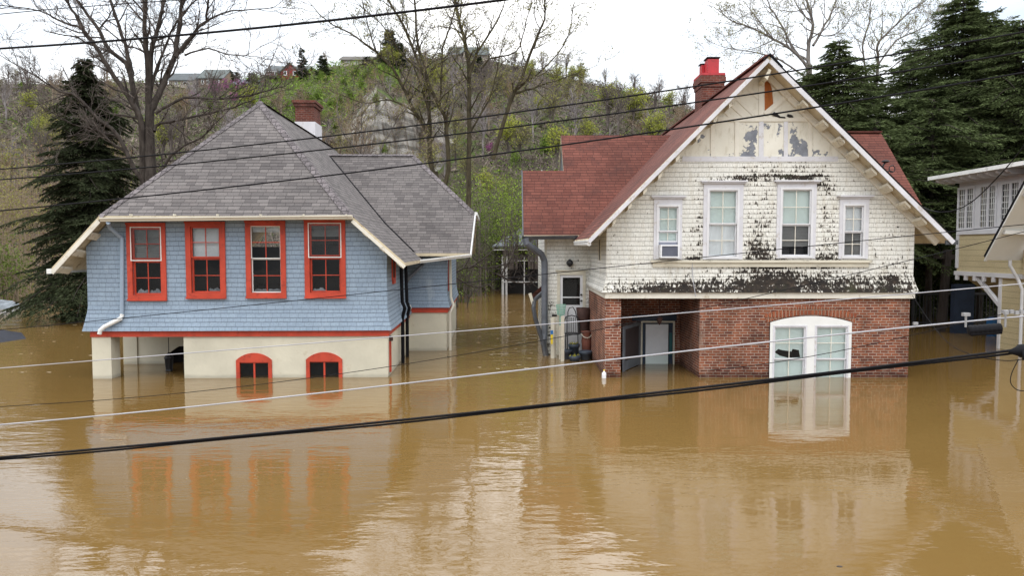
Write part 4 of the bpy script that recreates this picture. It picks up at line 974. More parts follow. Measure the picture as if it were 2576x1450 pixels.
    mb.lathe([(.0, .03), (.035, .02), (.035, -.02), (0, -.03)], (d1_ - .05, TW - .02, z_(742, TW, 1462)), 8, 1); mb.lathe([(.0, .03), (.035, .02), (.035, -.02), (0, -.03)], (d1_ - .05, TW - .02, z_(757, TW, 1462)), 8, 1)
    mb.build('door_leaf', [M['white'], M['iron']], dr)
    MB().quad((d0_ + .09, TW + .03, zb_), (d1_ - .09, TW + .03, zb_), (d1_ - .09, TW + .03, dz1 - .09), (d0_ + .09, TW + .03, dz1 - .09)).build('pane', M['glass'], dr)
    # house number 2 on the trim
    cx_, cz_ = L(1483 - 3, 757, TW - .04); tx = MB(); h = .15
    pts = [(-.035, .11), (-.03, .135), (0, .15), (.03, .135), (.035, .105), (.02, .07), (-.035, .0), (.04, .0)]
    tx.tube([(cx_ - .02 + a, TW - .045, cz_ - h / 2 + b_) for a, b_ in pts], .009, 5); tx.build('house_number', M['galv'], root)
    # wall lamp
    lx_, lz_ = L(1433, 661, TW - .1); MB().lathe([(0, .12), (.03, .11), (.1, .05), (.12, -.02), (.08, -.1), (.02, -.14), (0, -.14)], (lx_, TW - .13, lz_), 10).box(lx_ - .03, lx_ + .03, TW - .13, TW - .002, lz_ - .02, lz_ + .04).build('wall_lamp', M['iron'], root)
    MB().box(X0 - .02, X0 + .06, TW - .03, TW - .001, -1.2, wz).build('corner_board', M['weather'], root)
    # gutter and downpipes of the wing
    def gut(mb, a, b, m=0, w=.13, h=.12):
        a, b = Vector(a), Vector(b); d = (b - a).normalized(); o = d.cross(Vector((0, 0, 1))).normalized()
        pr = [(0, 0), (0, -h), (w * .6, -h), (w * .85, -h * .5), (w, -h * .1), (w, .0), (w * .88, 0), (w * .5, -h * .7), (.012, -h * .7), (.012, 0)]
        mb.prism([a + o * x + Vector((0, 0, z)) for x, z in pr], b - a, m)
    mb = MB(); gut(mb, (xa + .0, te - .0, wz - .03), (lx + .1, te, wz - .01)); mb.build('gutter', M['gutter_dark'], root)
    mb = MB(); gut(mb, (lx - .03, te, ez - .02), (lx - .03, T0 + .1, ez - .06)) ; mb = MB(); mb.tube([(lx + .02, te - .1, ez - .13), (lx + .02, T0 + .05, ez - .15)], .06, 10); mb.box(lx - .05, lx + .06, T0 + .1, te, ez - .09, ez - .04); mb.build('gutter', M['gutter_white'], root)
    mb = MB(); gut(mb, (qx + .02, T0 + .1, ez - .03), (qx + .02, RE, ez - .03)); mb.box(qx - .2, qx + .14, T0 - .0, T0 + .04, ez - .17, ez - .05); mb.build('gutter', M['gutter_dark'], root)
    MB().beam((xa - .02, te, wz - .07), (xa - .02, tu, zu - .07), .04, .14).beam((xa - .02, tu, zu - .07), (xa - .02, tr, zu + .1), .04, .14).build('verge_board', M['gutter_dark'], root)
    q = lambda px, py, t: (L(px, py, t)[0], t, L(px, py, t)[1])
    MB().tube([q(1322, 600, te - .07), q(1324, 612, te - .07), q(1340, 624, te + .1), q(1362, 640, TW - .25), q(1369, 655, TW - .15), q(1370, 670, TW - .13), q(1370, 840, TW - .13), q(1367, 868, TW - .2)], .11, 10).build('downspout', M['steel_pipe'], root)
    MB().tube([q(1366, 855, TW - .2), q(1372, 890, TW - .25), (q(1380, 905, TW - .25)[0], TW - .3, -.5)], .10, 8).build('downspout_elbow', M['gutter_dark'], root)
    MB().tube([q(1371, 732, TW + .6), q(1345, 755, TW + .3), q(1342, 775, TW), q(1346, 800, TW - .1), q(1362, 850, TW - .2), q(1370, 875, TW - .25)], .075, 8).build('downspout', M['gutter_dark'], root)
    # lean-to roof at the wing's far side
    a, b_, c, d = q(1340, 760, TW + .3), q(1371, 738, TW + 1.6), q(1371, 712, TW + 1.6), q(1337, 742, TW + .3)
    MB().prism([a, b_, c, d], (.0, .02, -.06)).build('lean_to_roof', M['roof_red'], root)
    MB().beam(q(1333, 738, TW + .25), q(1344, 776, TW + .2), .04, .1).build('lean_to_fascia', M['weather'], root)
    # ---- chimney
    tc_ = 6.0; c0, c1 = s_(1762, 240, tc_), s_(1823, 240, tc_); zt = z_(182, tc_, 1790)
    ch = MB(); ch.box(c0 + .05, c1 - .05, tc_, tc_ + 1.0, z_(300, tc_, 1790), zt - .5)
    ch.box(c0 + .02, c1 - .02, tc_ - .04, tc_ + 1.04, zt - .497, zt - .36); ch.box(c0 - .02, c1 + .02, tc_ - .08, tc_ + 1.08, zt - .357, zt - .16); ch.box(c0 - .0, c1 + .0, tc_ - .06, tc_ + 1.06, zt - .157, zt - .1)
    cr = ch.build('chimney', M['brick_dark'], root)
    fl = MB(); fl.box(c0 + .0, c1 - .0, tc_ - .05, tc_ + 1.05, zt - .097, zt - .02); f0, f1 = s_(1777, 160, tc_), s_(1811, 160, tc_); zf = z_(146, tc_, 1790)
    fl.box(f0 + .08, f1, tc_ + .1, tc_ + .55, zt - .017, zf); fl.box(f0 - .02, f0 + .42, tc_ + .57, tc_ + .9, zt - .017, zf - .10)
    fl.build('flue', M['red_metal'], cr)
    fc = MB(); fc.box(f0 + .04, f1 + .04, tc_ + .06, tc_ + .6, zf + .04, zf + .07); fc.box(f0 - .06, f0 + .35, tc_ + .62, tc_ + .95, zf - .06, zf - .03)
    for x, y, z in ((f0 + .1, tc_ + .12, zf), (f1 - .02, tc_ + .12, zf), (f0 + .0, tc_ + .65, zf - .1)): fc.box(x, x + .03, y, y + .03, z, z + .045)
    fc.build('flue_cap', M['iron'], cr)
    # bits on the right-hand wall
    mb = MB(); mx_, mz_ = L(2303, 768, .4); mb.box(XR - .05, XR + .06, .25, .45, mz_ - .14, mz_ + .14); mb.build('meter_box', M['gauge_white'], root)
    x, zz = L(1742, 690, -.05); MB().tube([(s_(1742, 655, -.05), -.03, zl(655)), (s_(1742, 690, -.05), -.04, zl(690)), (s_(1745, 715, -.1), -.10, zl(715)), (s_(1749, 748, -.1), -.15, zl(746))], .012, 5).build('loose_wire', M['cable_grey'], root)
white_house()
# antenna bracket on the right wing of the white house's roof
def bracket():
    t = 4.9; x, z = FW.L(2222, 425, t)
    r = thing('antenna_mount', 'dark metal antenna mount clamped to the red roof right of the peeling gable', 'antenna mount', (FW.o.x + x, FW.o.y + t, z))
    MB().tube([(0, 0, -.35), (-.02, 0, .1), (.06, 0, .22)], .03, 7).tube([(-.05, 0, -.3), (.2, 0, -.05), (.34, 0, -.1)], .02, 6).build('mast', M['iron'], r)
    MB().lathe([(0, .05), (.11, .03), (.13, -.02), (.05, -.06), (0, -.06)], (.06, -.02, .26), 12).build('head', M['iron'], r)
    a = [i * math.pi / 5 for i in range(11)]; MB().tube([(.30 + .10 * math.cos(k), 0, .0 + .12 * math.sin(k)) for k in a], .018, 6).build('cable_loop', M['iron'], r)
bracket()
def air_conditioner():
    a, zt = FW.L(1660, 616, -.2); b, zb = FW.L(1707, 649, -.2)
    r = thing('air_conditioner', 'white window air conditioner with grey grille in the leftmost upstairs window of the white house', 'air conditioner', (FW.o.x, FW.o.y, 0))
    mb = MB(); frame_boxes(mb, a, b, zb, zt, -.30, .1, .04); mb.quad((a + .04, .05, zb + .04), (b - .04, .05, zb + .04), (b - .04, .05, zt - .04), (a + .04, .05, zt - .04)); mb.build('case', M['gauge_white'], r)
    mb = MB(); n = 14
    for i in range(n):
        z = zb + .045 + (zt - zb - .09) * i / n; h = (zt - zb - .09) / n
        mb.quad((a + .04, -.285, z), (b - .04, -.285, z), (b - .04, -.265, z + h * .8), (a + .04, -.265, z + h * .8))
    mb.quad((a + .04, -.25, zb + .04), (b - .04, -.25, zb + .04), (b - .04, -.25, zt - .04), (a + .04, -.25, zt - .04)); mb.build('grille', M['grille'], r)
air_conditioner()
# ------------------------------------------------------------------ the yellow house at the right edge
def yellow_house():
    X, Y0, Y1 = 17.72, 25.5, 29.3
    r = thing('yellow_house', 'pale yellow house with a white-framed sun porch on the far right, standing in floodwater', 'house', (X, Y0, 0))
    # local: x from the side wall to the right, y backwards
    W = Y1 - Y0
    zr = 6.30
    def at(px, py):                      # on the side wall x = 0 (faces left)
        d = ray(px, py); k = X / d.x; p = Vector((0, 0, H)) + d * k; return p.y - Y0, p.z
    zd = at(2420, 684)[1]; z0 = at(2430, 592)[1]; z1 = at(2430, 458)[1]
    wl = MB()
    wn = [(2410, 2453), (2464, 2509), (2517, 2568)]; holes = []
    zw0, zw1 = at(2430, 580)[1], at(2430, 470)[1]
    for a, b in wn:
        ya, yb = at(b, 500)[0], at(a, 500)[0]; holes.append((ya, yb))
    for (y0, y1, za, zb) in [(0, W, zd, zw0), (0, W, zw1, zr)] + [(a, b, zw0, zw1) for a, b in zip([0] + [h[1] for h in sorted(holes)], [h[0] for h in sorted(holes)] + [W])]:
        wl.quad((0, y1, za), (0, y0, za), (0, y0, zb), (0, y1, zb), m=0 if zb <= zw0 else 1)
    wl.quad((0, 0, zd), (6, 0, zd), (6, 0, zr), (0, 0, zr)); wl.quad((6, W, -1.5), (0, W, zd), (0, W, zr), (6, W, zr))
    ym = 1.15                                                          # the lower storey's wall is shorter than the porch above
    wl.quad((0, ym, -1.6), (0, 0, -1.6), (0, 0, zd), (0, ym, zd)); wl.quad((6, ym, -1.6), (0, ym, -1.6), (0, ym, zd), (6, ym, zd))
    wl.quad((0, 0, zd + .01), (0, W, zd + .01), (6, W, zd + .01), (6, 0, zd + .01), m=1)
    wl.build('wall', [M['yellow'], M['white']], r)
    MB().box(.9, .95, .1, W - .1, zd + .1, zr - .1).build('room_dark_sheet', M['dark'], r)  # near-black sheet as the unlit inside of the sun porch
    t = MB(); t.box(-.05, -.003, -.06, W + .03, zw0 - .16, zw0); t.box(-.04, -.002, W - .12, W + .05, zd + .14, zw0 - .163); 
    t.box(-.08, 6, -.1, W + .05, zd - .14, zd + .02); t.build('trim', M['white'], r)
    for a, b in holes:
        mb = MB()
        mb.box(-.03, .02, a, a + .10, zw0, zw1); mb.box(-.03, .02, b - .10, b, zw0, zw1); mb.box(-.03, .02, a + .1, b - .1, zw0, zw0 + .1); mb.box(-.03, .02, a + .1, b - .1, zw1 - .1, zw1)
        c = (a + b) / 2; mb.box(-.02, .02, c - .07, c + .07, zw0 + .1, zw1 - .1)
        wr = mb.build('porch_window', M['white'], r)
        g = MB()
        for s0, s1 in ((a + .1, c - .07), (c + .07, b - .1)):
            for i in (1, 2):
                y = s0 + (s1 - s0) * i / 3; g.box(-.005, .012, y - .014, y + .014, zw0 + .1, zw1 - .1)
            for i in range(1, 7):
                z = zw0 + .1 + (zw1 - zw0 - .2) * i / 7; g.box(-.004, .010, s0, s1, z - .013, z + .013)
        g.build('glazing_bars', M['bright_white'], wr)
        MB().quad((.015, b - .1, zw0 + .1), (.015, a + .1, zw0 + .1), (.015, a + .1, zw1 - .1), (.015, b - .1, zw1 - .1)).build('pane', M['glass'], wr)
        slats(wr, .0, .0, zw0, zw1, 0, M['blind_grey']) if False else None
        cu = MB(); cu.quad((.1, b - .1, zw0 + .1), (.1, a + .1, zw0 + .1), (.1, a + .1, zw1 - .1), (.1, b - .1, zw1 - .1)); cu.build('curtain', M['blind_grey'], wr)
    # flat porch roof with rafter tails
    rf = MB(); rf.box(-.85, 5, -2.0, W + .75, zr + .1, zr + .24); rf.build('porch_roof', M['gutter_white'], r)
    for i in range(9):
        y = W + .35 - i * .52
        MB().prism([(-.74, y - .06, zr + .097), (.0, y - .06, zr + .097), (.0, y - .06, zr - .10), (-.5, y - .06, zr - .08), (-.7, y - .06, zr + .0)], (0, .12, 0)).build('rafter_tail', M['white'], r)
    # steep roof of the front block, its verge hanging out to the left over the wall
    xo = -1.22
    def at2(px, py, xx): d = ray(px, py); k = (X + xx) / d.x; p = Vector((0, 0, H)) + d * k; return p.y - Y0, p.z
    (ya, za), (yb_, zb_) = at2(2481, 655, xo), at2(2574, 482, xo); sl = (zb_ - za) / (yb_ - ya); yc = -5.0; zc = za + sl * (yc - ya)
    MB().prism([(xo, ya, za), (xo, yc, zc), (5, yc, zc), (5, ya, za)], (0, -.03, .09), 0, 1).build('gable_roof', [M['bright_white'], M['dark_roof']], r)
    MB().beam((xo - .03, ya, za - .02), (xo - .03, yc, zc - .02), .10, .04).build('rake_board', M['bright_white'], r)
    MB().beam((xo - .03, ya + .0, za + .10), (xo - .03, yc, zc + .10), .06, .15).build('drip_edge', M['black'], r)
    for k in (.16, .34, .52): MB().beam((xo + .04, ya + (yc - ya) * k, za + (zc - za) * k - .1), (.0, ya + (yc - ya) * k - .06, za + (zc - za) * k - .14), .16, .13).build('outlooker', M['bright_white'], r)
    xf = -.18; m2 = MB(); m2.quad((xf, ya - .35, zd), (xf, yc, zd), (xf, yc, zc - .1), (xf, ya - .35, za - sl * .0 - .1 + .35 * -sl * -1 if False else za + .35 * abs(sl) - .12)); m2.quad((xf, ya - .35, zd), (xf, ya - .35, za + .3), (.2, ya - .35, za + .3), (.2, ya - .35, zd)); m2.quad((0, .0, -1.6), (0, yc, -1.6), (0, yc, zd), (0, 0, zd)); m2.build('front_wall', M['yellow'], r)
    def q(px, py, xx): y, z = at2(px, py, xx); return (xx, y, z)
    MB().tube([q(2541, 655, -.5), q(2541, 668, -.5), q(2562, 706, -.2), q(2572, 730, -.1), (-.1, q(2572, 730, -.1)[1], -.8)], .055, 8).build('downspout', M['white'], r)
    # braces and back post
    yb = .0
    for (a, b_) in (((2492, 690), (2558, 760)), ((2470, 690), (2510, 735))):
        pass
    MB().beam((.05, 2.6, zd - .16), (.05, 1.2, zd - 1.15), .13, .13).build('brace', M['white'], r)
    MB().beam((1.3, 2.7, zd - .16), (.4, 1.2, zd - 1.1), .12, .12).build('brace', M['white'], r)
    MB().box(-.04, .1, ym - .1, ym + .04, -1.6, zd - .16).build('corner_post', M['white'], r)
    for i in range(5): MB().box(-.10, .0, 1.4 + i * .55, 1.52 + i * .55, zd - .32, zd - .145).build('joist_end', M['white'], r)
yellow_house()
# ------------------------------------------------------------------ things behind, right
def right_back():
    p = P(2364, 790, 32); mb = MB(); mb.beam((0, 0, -1.5), (.25, 0, 3.6), .26, .26); mb.beam((-.3, 0, 3.3), (1.4, 0, 3.25), .2, .2)
    tag(mb.build('timber_post', M['timber_dark'], None, (p.x, p.y, 0)), 'dark leaning timber post with a crossbar standing in the water behind the white house', 'post')
    p = P(2420, 790, 31.5); mb = MB(); mb.box(-.42, .42, -.15, .15, -1.5, 2.1)
    tag(mb.build('blue_pillar', M['post_blue'], None, (p.x, p.y, 0)), 'dark blue square pillar in the shade left of the yellow house', 'pillar')
    a, b = P(2296, 742, 33.5), P(2530, 742, 33.5)
    r = thing('iron_fence', 'black railing fence in the shade between the white and yellow houses', 'fence', (a.x, a.y, 0))
    z1 = a.z + .1; L_ = b.x - a.x; mb = MB(); mb.box(0, L_, -.03, .03, z1 - .1, z1); mb.box(0, L_, -.03, .03, .2, .28)
    for i in range(int(L_ / .16)): mb.box(i * .16, i * .16 + .03, -.015, .015, -.8, z1 - .102)
    mb.build('railing', M['iron'], r)
    for i in range(4): MB().box(i * L_ / 3.2 - .06, i * L_ / 3.2 + .06, -.1, -.032, -1, z1 + .15).build('fence_post', M['iron'], r)
    p = P(2503, 772, 30.5); mb = MB(); mb.lathe([(.0, .75), (.26, .75), (.28, .7), (.30, .4), (.28, .05), (.26, -.4)], (0, 0, 0), 18)
    tag(mb.build('barrel', M['blue_plastic'], None, (p.x, p.y, 0), True), 'dark blue plastic barrel floating under the sun porch of the yellow house', 'barrel')
    p = G(2548, 800); mb = MB(); rr = random.Random(5)
    mb.lathe([(.0, .16), (.25, .12), (.42, .03), (.48, -.1)], (0, 0, 0), 9); mb.v = [(x * 1.5 + rr.uniform(-.08, .08), y * .6, z + rr.uniform(-.05, .08)) for x, y, z in mb.v]
    tag(mb.build('plastic_bag', M['gauge_white'], None, (p.x, p.y, 0)), 'pale plastic bag caught on the water beside the blue barrel', 'bag')
right_back()
# ------------------------------------------------------------------ garage in the gap
def garage():
    Y = 58.0; a = P(1262, 735, Y); b = P(1420, 735, Y)
    r = thing('garage', 'flooded garage with white posts and grey roof in the gap between the two houses', 'garage', (a.x, Y, 0))
    z = lambda py: P(1300, py, Y).z; x = lambda px: P(px, 700, Y).x - a.x
    mb = MB()
    for c, w in ((1265, 6), (1274, 5), (1319, 2.5), (1372, 5), (1420, 6)): mb.box(x(c) - w / 2 / F * Y, x(c) + w / 2 / F * Y, 0, .2, -1.6, z(645))
    mb.box(x(1262), x(1424), -.03, .0, z(711), z(708.5)); mb.box(x(1262), x(1424), -.03, .0, z(657.5), z(655)); mb.box(x(1240), x(1440), -.3, -.03, z(630), z(627.5))
    mb.build('post_frame', M['dim_white'], r)
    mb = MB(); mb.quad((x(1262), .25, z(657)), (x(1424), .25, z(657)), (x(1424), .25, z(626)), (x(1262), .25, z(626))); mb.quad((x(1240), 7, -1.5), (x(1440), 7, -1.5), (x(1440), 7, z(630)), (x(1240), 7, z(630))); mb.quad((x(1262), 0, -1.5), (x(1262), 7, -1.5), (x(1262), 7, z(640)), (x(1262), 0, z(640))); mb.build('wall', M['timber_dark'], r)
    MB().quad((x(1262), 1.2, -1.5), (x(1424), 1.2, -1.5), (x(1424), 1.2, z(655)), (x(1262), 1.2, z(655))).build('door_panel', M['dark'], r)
    mb = MB(); zt = z(572)
    mb.prism([(x(1238), -.35, z(619)), (x(1450), -.35, z(619)), (x(1450), 3.6, zt), (x(1310), 3.6, zt)], (0, 0, -.12)); mb.prism([(x(1310), 3.6, zt), (x(1450), 3.6, zt), (x(1450), 7.4, z(619)), (x(1238), 7.4, z(619))], (0, 0, -.12)); mb.prism([(x(1238), -.35, z(619)), (x(1310), 3.6, zt), (x(1238), 7.4, z(619))], (0, 0, -.12)); mb.build('roof', M['slate'], r)
garage()
# ------------------------------------------------------------------ clutter on the white house's side porch
def side_porch():
    def at(px, py, Y): p = P(px, py, Y); return p
    def put(name, label, cat, px, Y, mb, mats, smooth=False, z=0.0, group=None):
        p = P(px, 880, Y); o = mb.build(name, mats, None, (p.x, Y, z), smooth); tag(o, label, cat, group); return o
    zz = lambda py, Y: P(1430, py, Y).z
    # newel and white post
    Y = 24.3; mb = MB(); mb.box(-.10, .02, -.05, .05, -1, zz(800, Y)); mb.box(-.04, .09, .06, .16, -1, zz(797, Y)); mb.box(-.06, .11, .04, .18, zz(797, Y) + .002, zz(793, Y), 1); mb.box(.09, .30, .08, .13, zz(845, Y), zz(833, Y))
    put('porch_newel', 'weathered white porch newel with black cap beside the dark downspout of the white house', 'post', 1393, Y, mb, [M['weather'], M['black']])
    Y = 23.6; mb = MB(); mb.box(-.055, .055, -.05, .05, -1, zz(796, Y))
    put('porch_post', 'thin white peeling porch post in front of the wrought iron chair', 'post', 1415, Y, mb, M['weather'])
    Y = 24.0; mb = MB(); mb.box(-.025, .025, -.03, .03, -.9, zz(820, Y)); put('railing_stake', 'thin grey railing stake just left of the white porch post', 'stake', 1408, Y, mb, M['weather'])
    Y = 24.1; mb = MB(); mb.box(-.035, .035, -.02, .02, zz(866, Y), zz(842, Y)); mb.box(-.045, .045, -.03, .03, zz(841.5, Y), zz(832, Y), 1)
    put('spray_bottle', 'yellow bottle with blue cap fixed to the porch newel', 'bottle', 1388, Y, mb, [M['yellow_plastic'], M['blue_plastic']])
    # chair of black iron
    Y = 24.55; r = thing('iron_chair', 'black wrought iron chair with curled back on the side porch of the white house', 'chair', (P(1438, 880, Y).x, Y, 0)); zs = zz(838, Y)
    mb = MB(); hw = .25; zt = zz(775, Y)
    mb.tube([(-hw, 0, zs), (-hw, 0, zz(808, Y)), (-hw * .8, 0, zz(798, Y)), (0, 0, zz(794, Y)), (hw * .8, 0, zz(798, Y)), (hw, 0, zz(808, Y)), (hw, 0, zs)], .02, 6)
    mb.tube([(-.13, 0, zs), (-.13, 0, zt - .14), (-.08, 0, zt), (0.04, 0, zt + .02), (.12, 0, zt - .12), (.17, 0, zt - .35)], .016, 6)
    for x in (-.18, -.06, 0, .06, .12, .18): mb.tube([(x, 0, zs), (x, 0, zz(799, Y))], .011, 5)
    mb.build('backrest', M['iron'], r)
    MB().lathe([(0, .02), (.25, .02), (.27, 0), (.25, -.02), (0, -.02)], (0, -.22, zs), 18).build('seat', M['iron'], r)
    for x, y in ((-.2, -.05), (.2, -.05), (-.17, -.42), (.17, -.42)): MB().tube([(x, y, zs), (x * 1.15, y * 1.1, -.4)], .018, 6).build('leg', M['iron'], r)
    # mint wire basket
    Y = 24.7; zt = zz(767, Y); zb = zz(792, Y); mb = MB()
    for i in range(14):
        a = i * 2 * math.pi / 14; mb.tube([(.12 * math.cos(a), .12 * math.sin(a), zb), (.16 * math.cos(a), .16 * math.sin(a), zt)], .008, 5)
    for k in range(5):
        rr = .12 + .04 * k / 4; z = zb + (zt - zb) * k / 4; mb.tube([(rr * math.cos(i * .4488), rr * math.sin(i * .4488), z) for i in range(15)], .008, 5)
    mb.box(-.05, .05, -.05, .05, -.8, zb)
    put('wire_basket', 'mint green wire basket planter on a stand left of the iron chair', 'basket', 1411, Y, mb, M['mint'])
    Y = 24.75; zt = zz(775, Y); zb = zz(812, Y); mb = MB()
    mb.lathe([(.18, zb - .35), (.19, zb), (.2, zb + .1), (.245, zt), (.22, zt), (.2, zt - .06), (0, zt - .08)], n=18); mb.tube([(0, 0, -.8), (0, 0, zb)], .05, 6)
    put('bucket_planter', 'rusty brown bucket planter standing high against the brick corner of the side porch', 'bucket', 1467, Y, mb, M['rust_brown'], True)
    Y = 24.35; zt = zz(834, Y); mb = MB(); mb.lathe([(.14, -.5), (.15, zt - .5), (.17, zt - .3), (.13, zt - .16), (.16, zt - .04), (.175, zt), (.15, zt), (.13, zt - .06), (0, zt - .08)], n=18)
    mb.tube([(.17 * math.cos(a), -.17 * abs(math.sin(a)) - .02, zt - .06 - .14 * math.sin(a)) for a in [i * math.pi / 8 for i in range(9)]], .013, 5, 1)
    put('terracotta_urn', 'terracotta urn with a rope handle against the brick side wall of the porch', 'urn', 1475, Y, mb, [M['terracotta'], M['weather']], True)
    def pot(label, px, Y, py, r0, plant):
        zt = zz(py, Y); mb = MB(); mb.lathe([(r0 * .7, -.6), (r0 * .85, zt - .12), (r0, zt - .11), (r0 * 1.06, zt - .02), (r0, zt), (r0 * .9, zt - .04), (0, zt - .05)], n=18)
        if plant:
            rr = random.Random(px)
            for i in range(26):
                a, q = rr.uniform(0, 6.3), rr.uniform(0, r0 * .8); c = Vector((q * math.cos(a), q * math.sin(a), zt + rr.uniform(-.02, .06))); d = Vector((rr.uniform(-1, 1), rr.uniform(-1, 1), rr.uniform(0, 1))).normalized() * .045; e = d.cross(Vector((0, 0, 1))) * .6
                mb.quad(c - d, c + e, c + d, c - e, m=1)
        put('flower_pot', label, 'flower pot', px, Y, mb, [M['blue_pot'], M['litter']], True, group='flower pots on the side porch')
    pot('blue grey pot with yellow leaves, tallest of the pots on the side porch', 1444, 24.25, 866, .19, True)
    pot('wide blue grey pot low in the water under the terracotta urn', 1473, 23.95, 883, .21, False)
    pot('low pot of yellow green plants nearest the water on the side porch', 1446, 23.7, 896, .19, True)
    pot('dark pot just right of the white porch post', 1428, 24.1, 880, .15, False)
    # white jug against the brick pillar
    p = P(1519, 937, 20.6); mb = MB(); mb.lathe([(.06, -.3), (.065, .03), (.06, .09), (.022, .13), (.022, .15), (0, .15)], n=14); mb.lathe([(.024, 0), (.024, .025), (0, .03)], (0, 0, .152), 10, 1)
    tag(mb.build('plastic_jug', [M['gauge_white'], M['yellow_plastic']], None, (p.x, 20.55, .05), True), 'white plastic jug with yellow cap floating against the brick pillar', 'jug')
side_porch()
# ------------------------------------------------------------------ flotsam
def flotsam():
    p = G(12, 775); rr = random.Random(3); mb = MB()
    nx, ny = 14, 8
    for j in range(ny):
        for i in range(nx):
            q = []
            for di, dj in ((0, 0), (1, 0), (1, 1), (0, 1)):
                u, v = (i + di) / nx, (j + dj) / ny; hh = .6 * math.sin(math.pi * min(1, u * 1.0)) ** .5 * math.sin(math.pi * v) ** .6 + .12 * math.sin(u * 31 + v * 19) * math.sin(v * 27 + u * 5)
                q.append((-2.4 + 3.4 * u, -1.3 + 2.6 * v, hh - .15))
            mb.quad(*q)
    tag(mb.build('tarpaulin', M['tarp'], None, (p.x, p.y, 0)), 'crumpled silver tarpaulin over something half sunk at the left edge', 'tarpaulin')
    a, b, c, d = G(-60, 872), G(66, 853), G(5, 842), G(-70, 842); e = Vector((a.x * .5 + c.x * .5 - .3, (a.y + c.y) / 2, .55))
    mb = MB(); o = Vector((a.x, a.y, 0)); ps = [(p - o) for p in (a, b, c, d)]; r1 = P(-60, 834, 31) - o; r2 = P(4, 834, 31) - o
    mb.quad(ps[0], ps[1], (r2.x, r2.y, .2), (r1.x, r1.y, .2)); mb.quad(ps[1], (r2.x + .6, r2.y + 1, -.1), (r2.x, r2.y, .2)); mb.quad((r1.x, r1.y, .2), (r2.x, r2.y, .2), (r2.x + .6, r2.y + 1, -.1), (r1.x, r1.y + 2, -.1))
    tag(mb.build('sunken_roof', M['dark_roof'], None, (o.x, o.y, 0)), 'dark blue shingled roof of a drowned shed breaking the water at the left edge', 'shed roof')
    for (px, py, l, w_, a, nm, lab, cat, mt) in ((148, 760, 2.6, .5, .5, 'plank', 'pale plank drifting under the dark spruce on the left', 'plank', 'wood_flotsam'),
                                  (120, 688, 2.2, .9, .1, 'foam_sheet', 'small white foam sheet on the water left of the dark spruce', 'foam sheet', 'gauge_white'),
                                  (1190, 700, 1.6, .25, .9, 'driftwood_log', 'dark driftwood log lying in the gap between the houses', 'log', 'timber_dark')):
        p = G(px, py); mb = MB(); mb.prism([(-l / 2, -w_ / 2, -.06), (l / 2, -w_ / 2.4, -.06), (l / 2.1, w_ / 2, -.06), (-l / 2.2, w_ / 2.3, -.06)], (0, 0, .2))
        o = mb.build(nm, M[mt], None, (p.x, p.y, 0)); o.rotation_euler = (.05, .08, a); tag(o, lab, cat)
    p = G(1172, 775); mb = MB()
    for pts in ([(0, 0, -.4), (.15, .1, .5), (.5, .2, 1.1), (.75, .2, 1.5)], [(.2, .1, .6), (-.1, 0, 1.0), (-.15, .1, 1.4)], [(.45, .2, 1.0), (.8, .2, 1.1)], [(-.5, .2, -.2), (-.6, .1, .5), (-.5, .1, .9)]): mb.tube(pts, [.04 - .008 * i for i in range(len(pts))], 6)
    tag(mb.build('snag', M['bark'], None, (p.x, p.y, 0)), 'dead branch sticking out of the water right of the blue house', 'branch')
    p = G(2112, 1427); mb = MB(); mb.lathe([(0, .010), (.018, .006), (.032, -.01)], n=7); mb.v = [(x * 1.6, y, z) for x, y, z in mb.v]
    tag(mb.build('floating_leaf', M['timber_dark'], None, (p.x, p.y, .0)), 'single dark leaf floating in the foreground water at lower right', 'leaf')
flotsam()
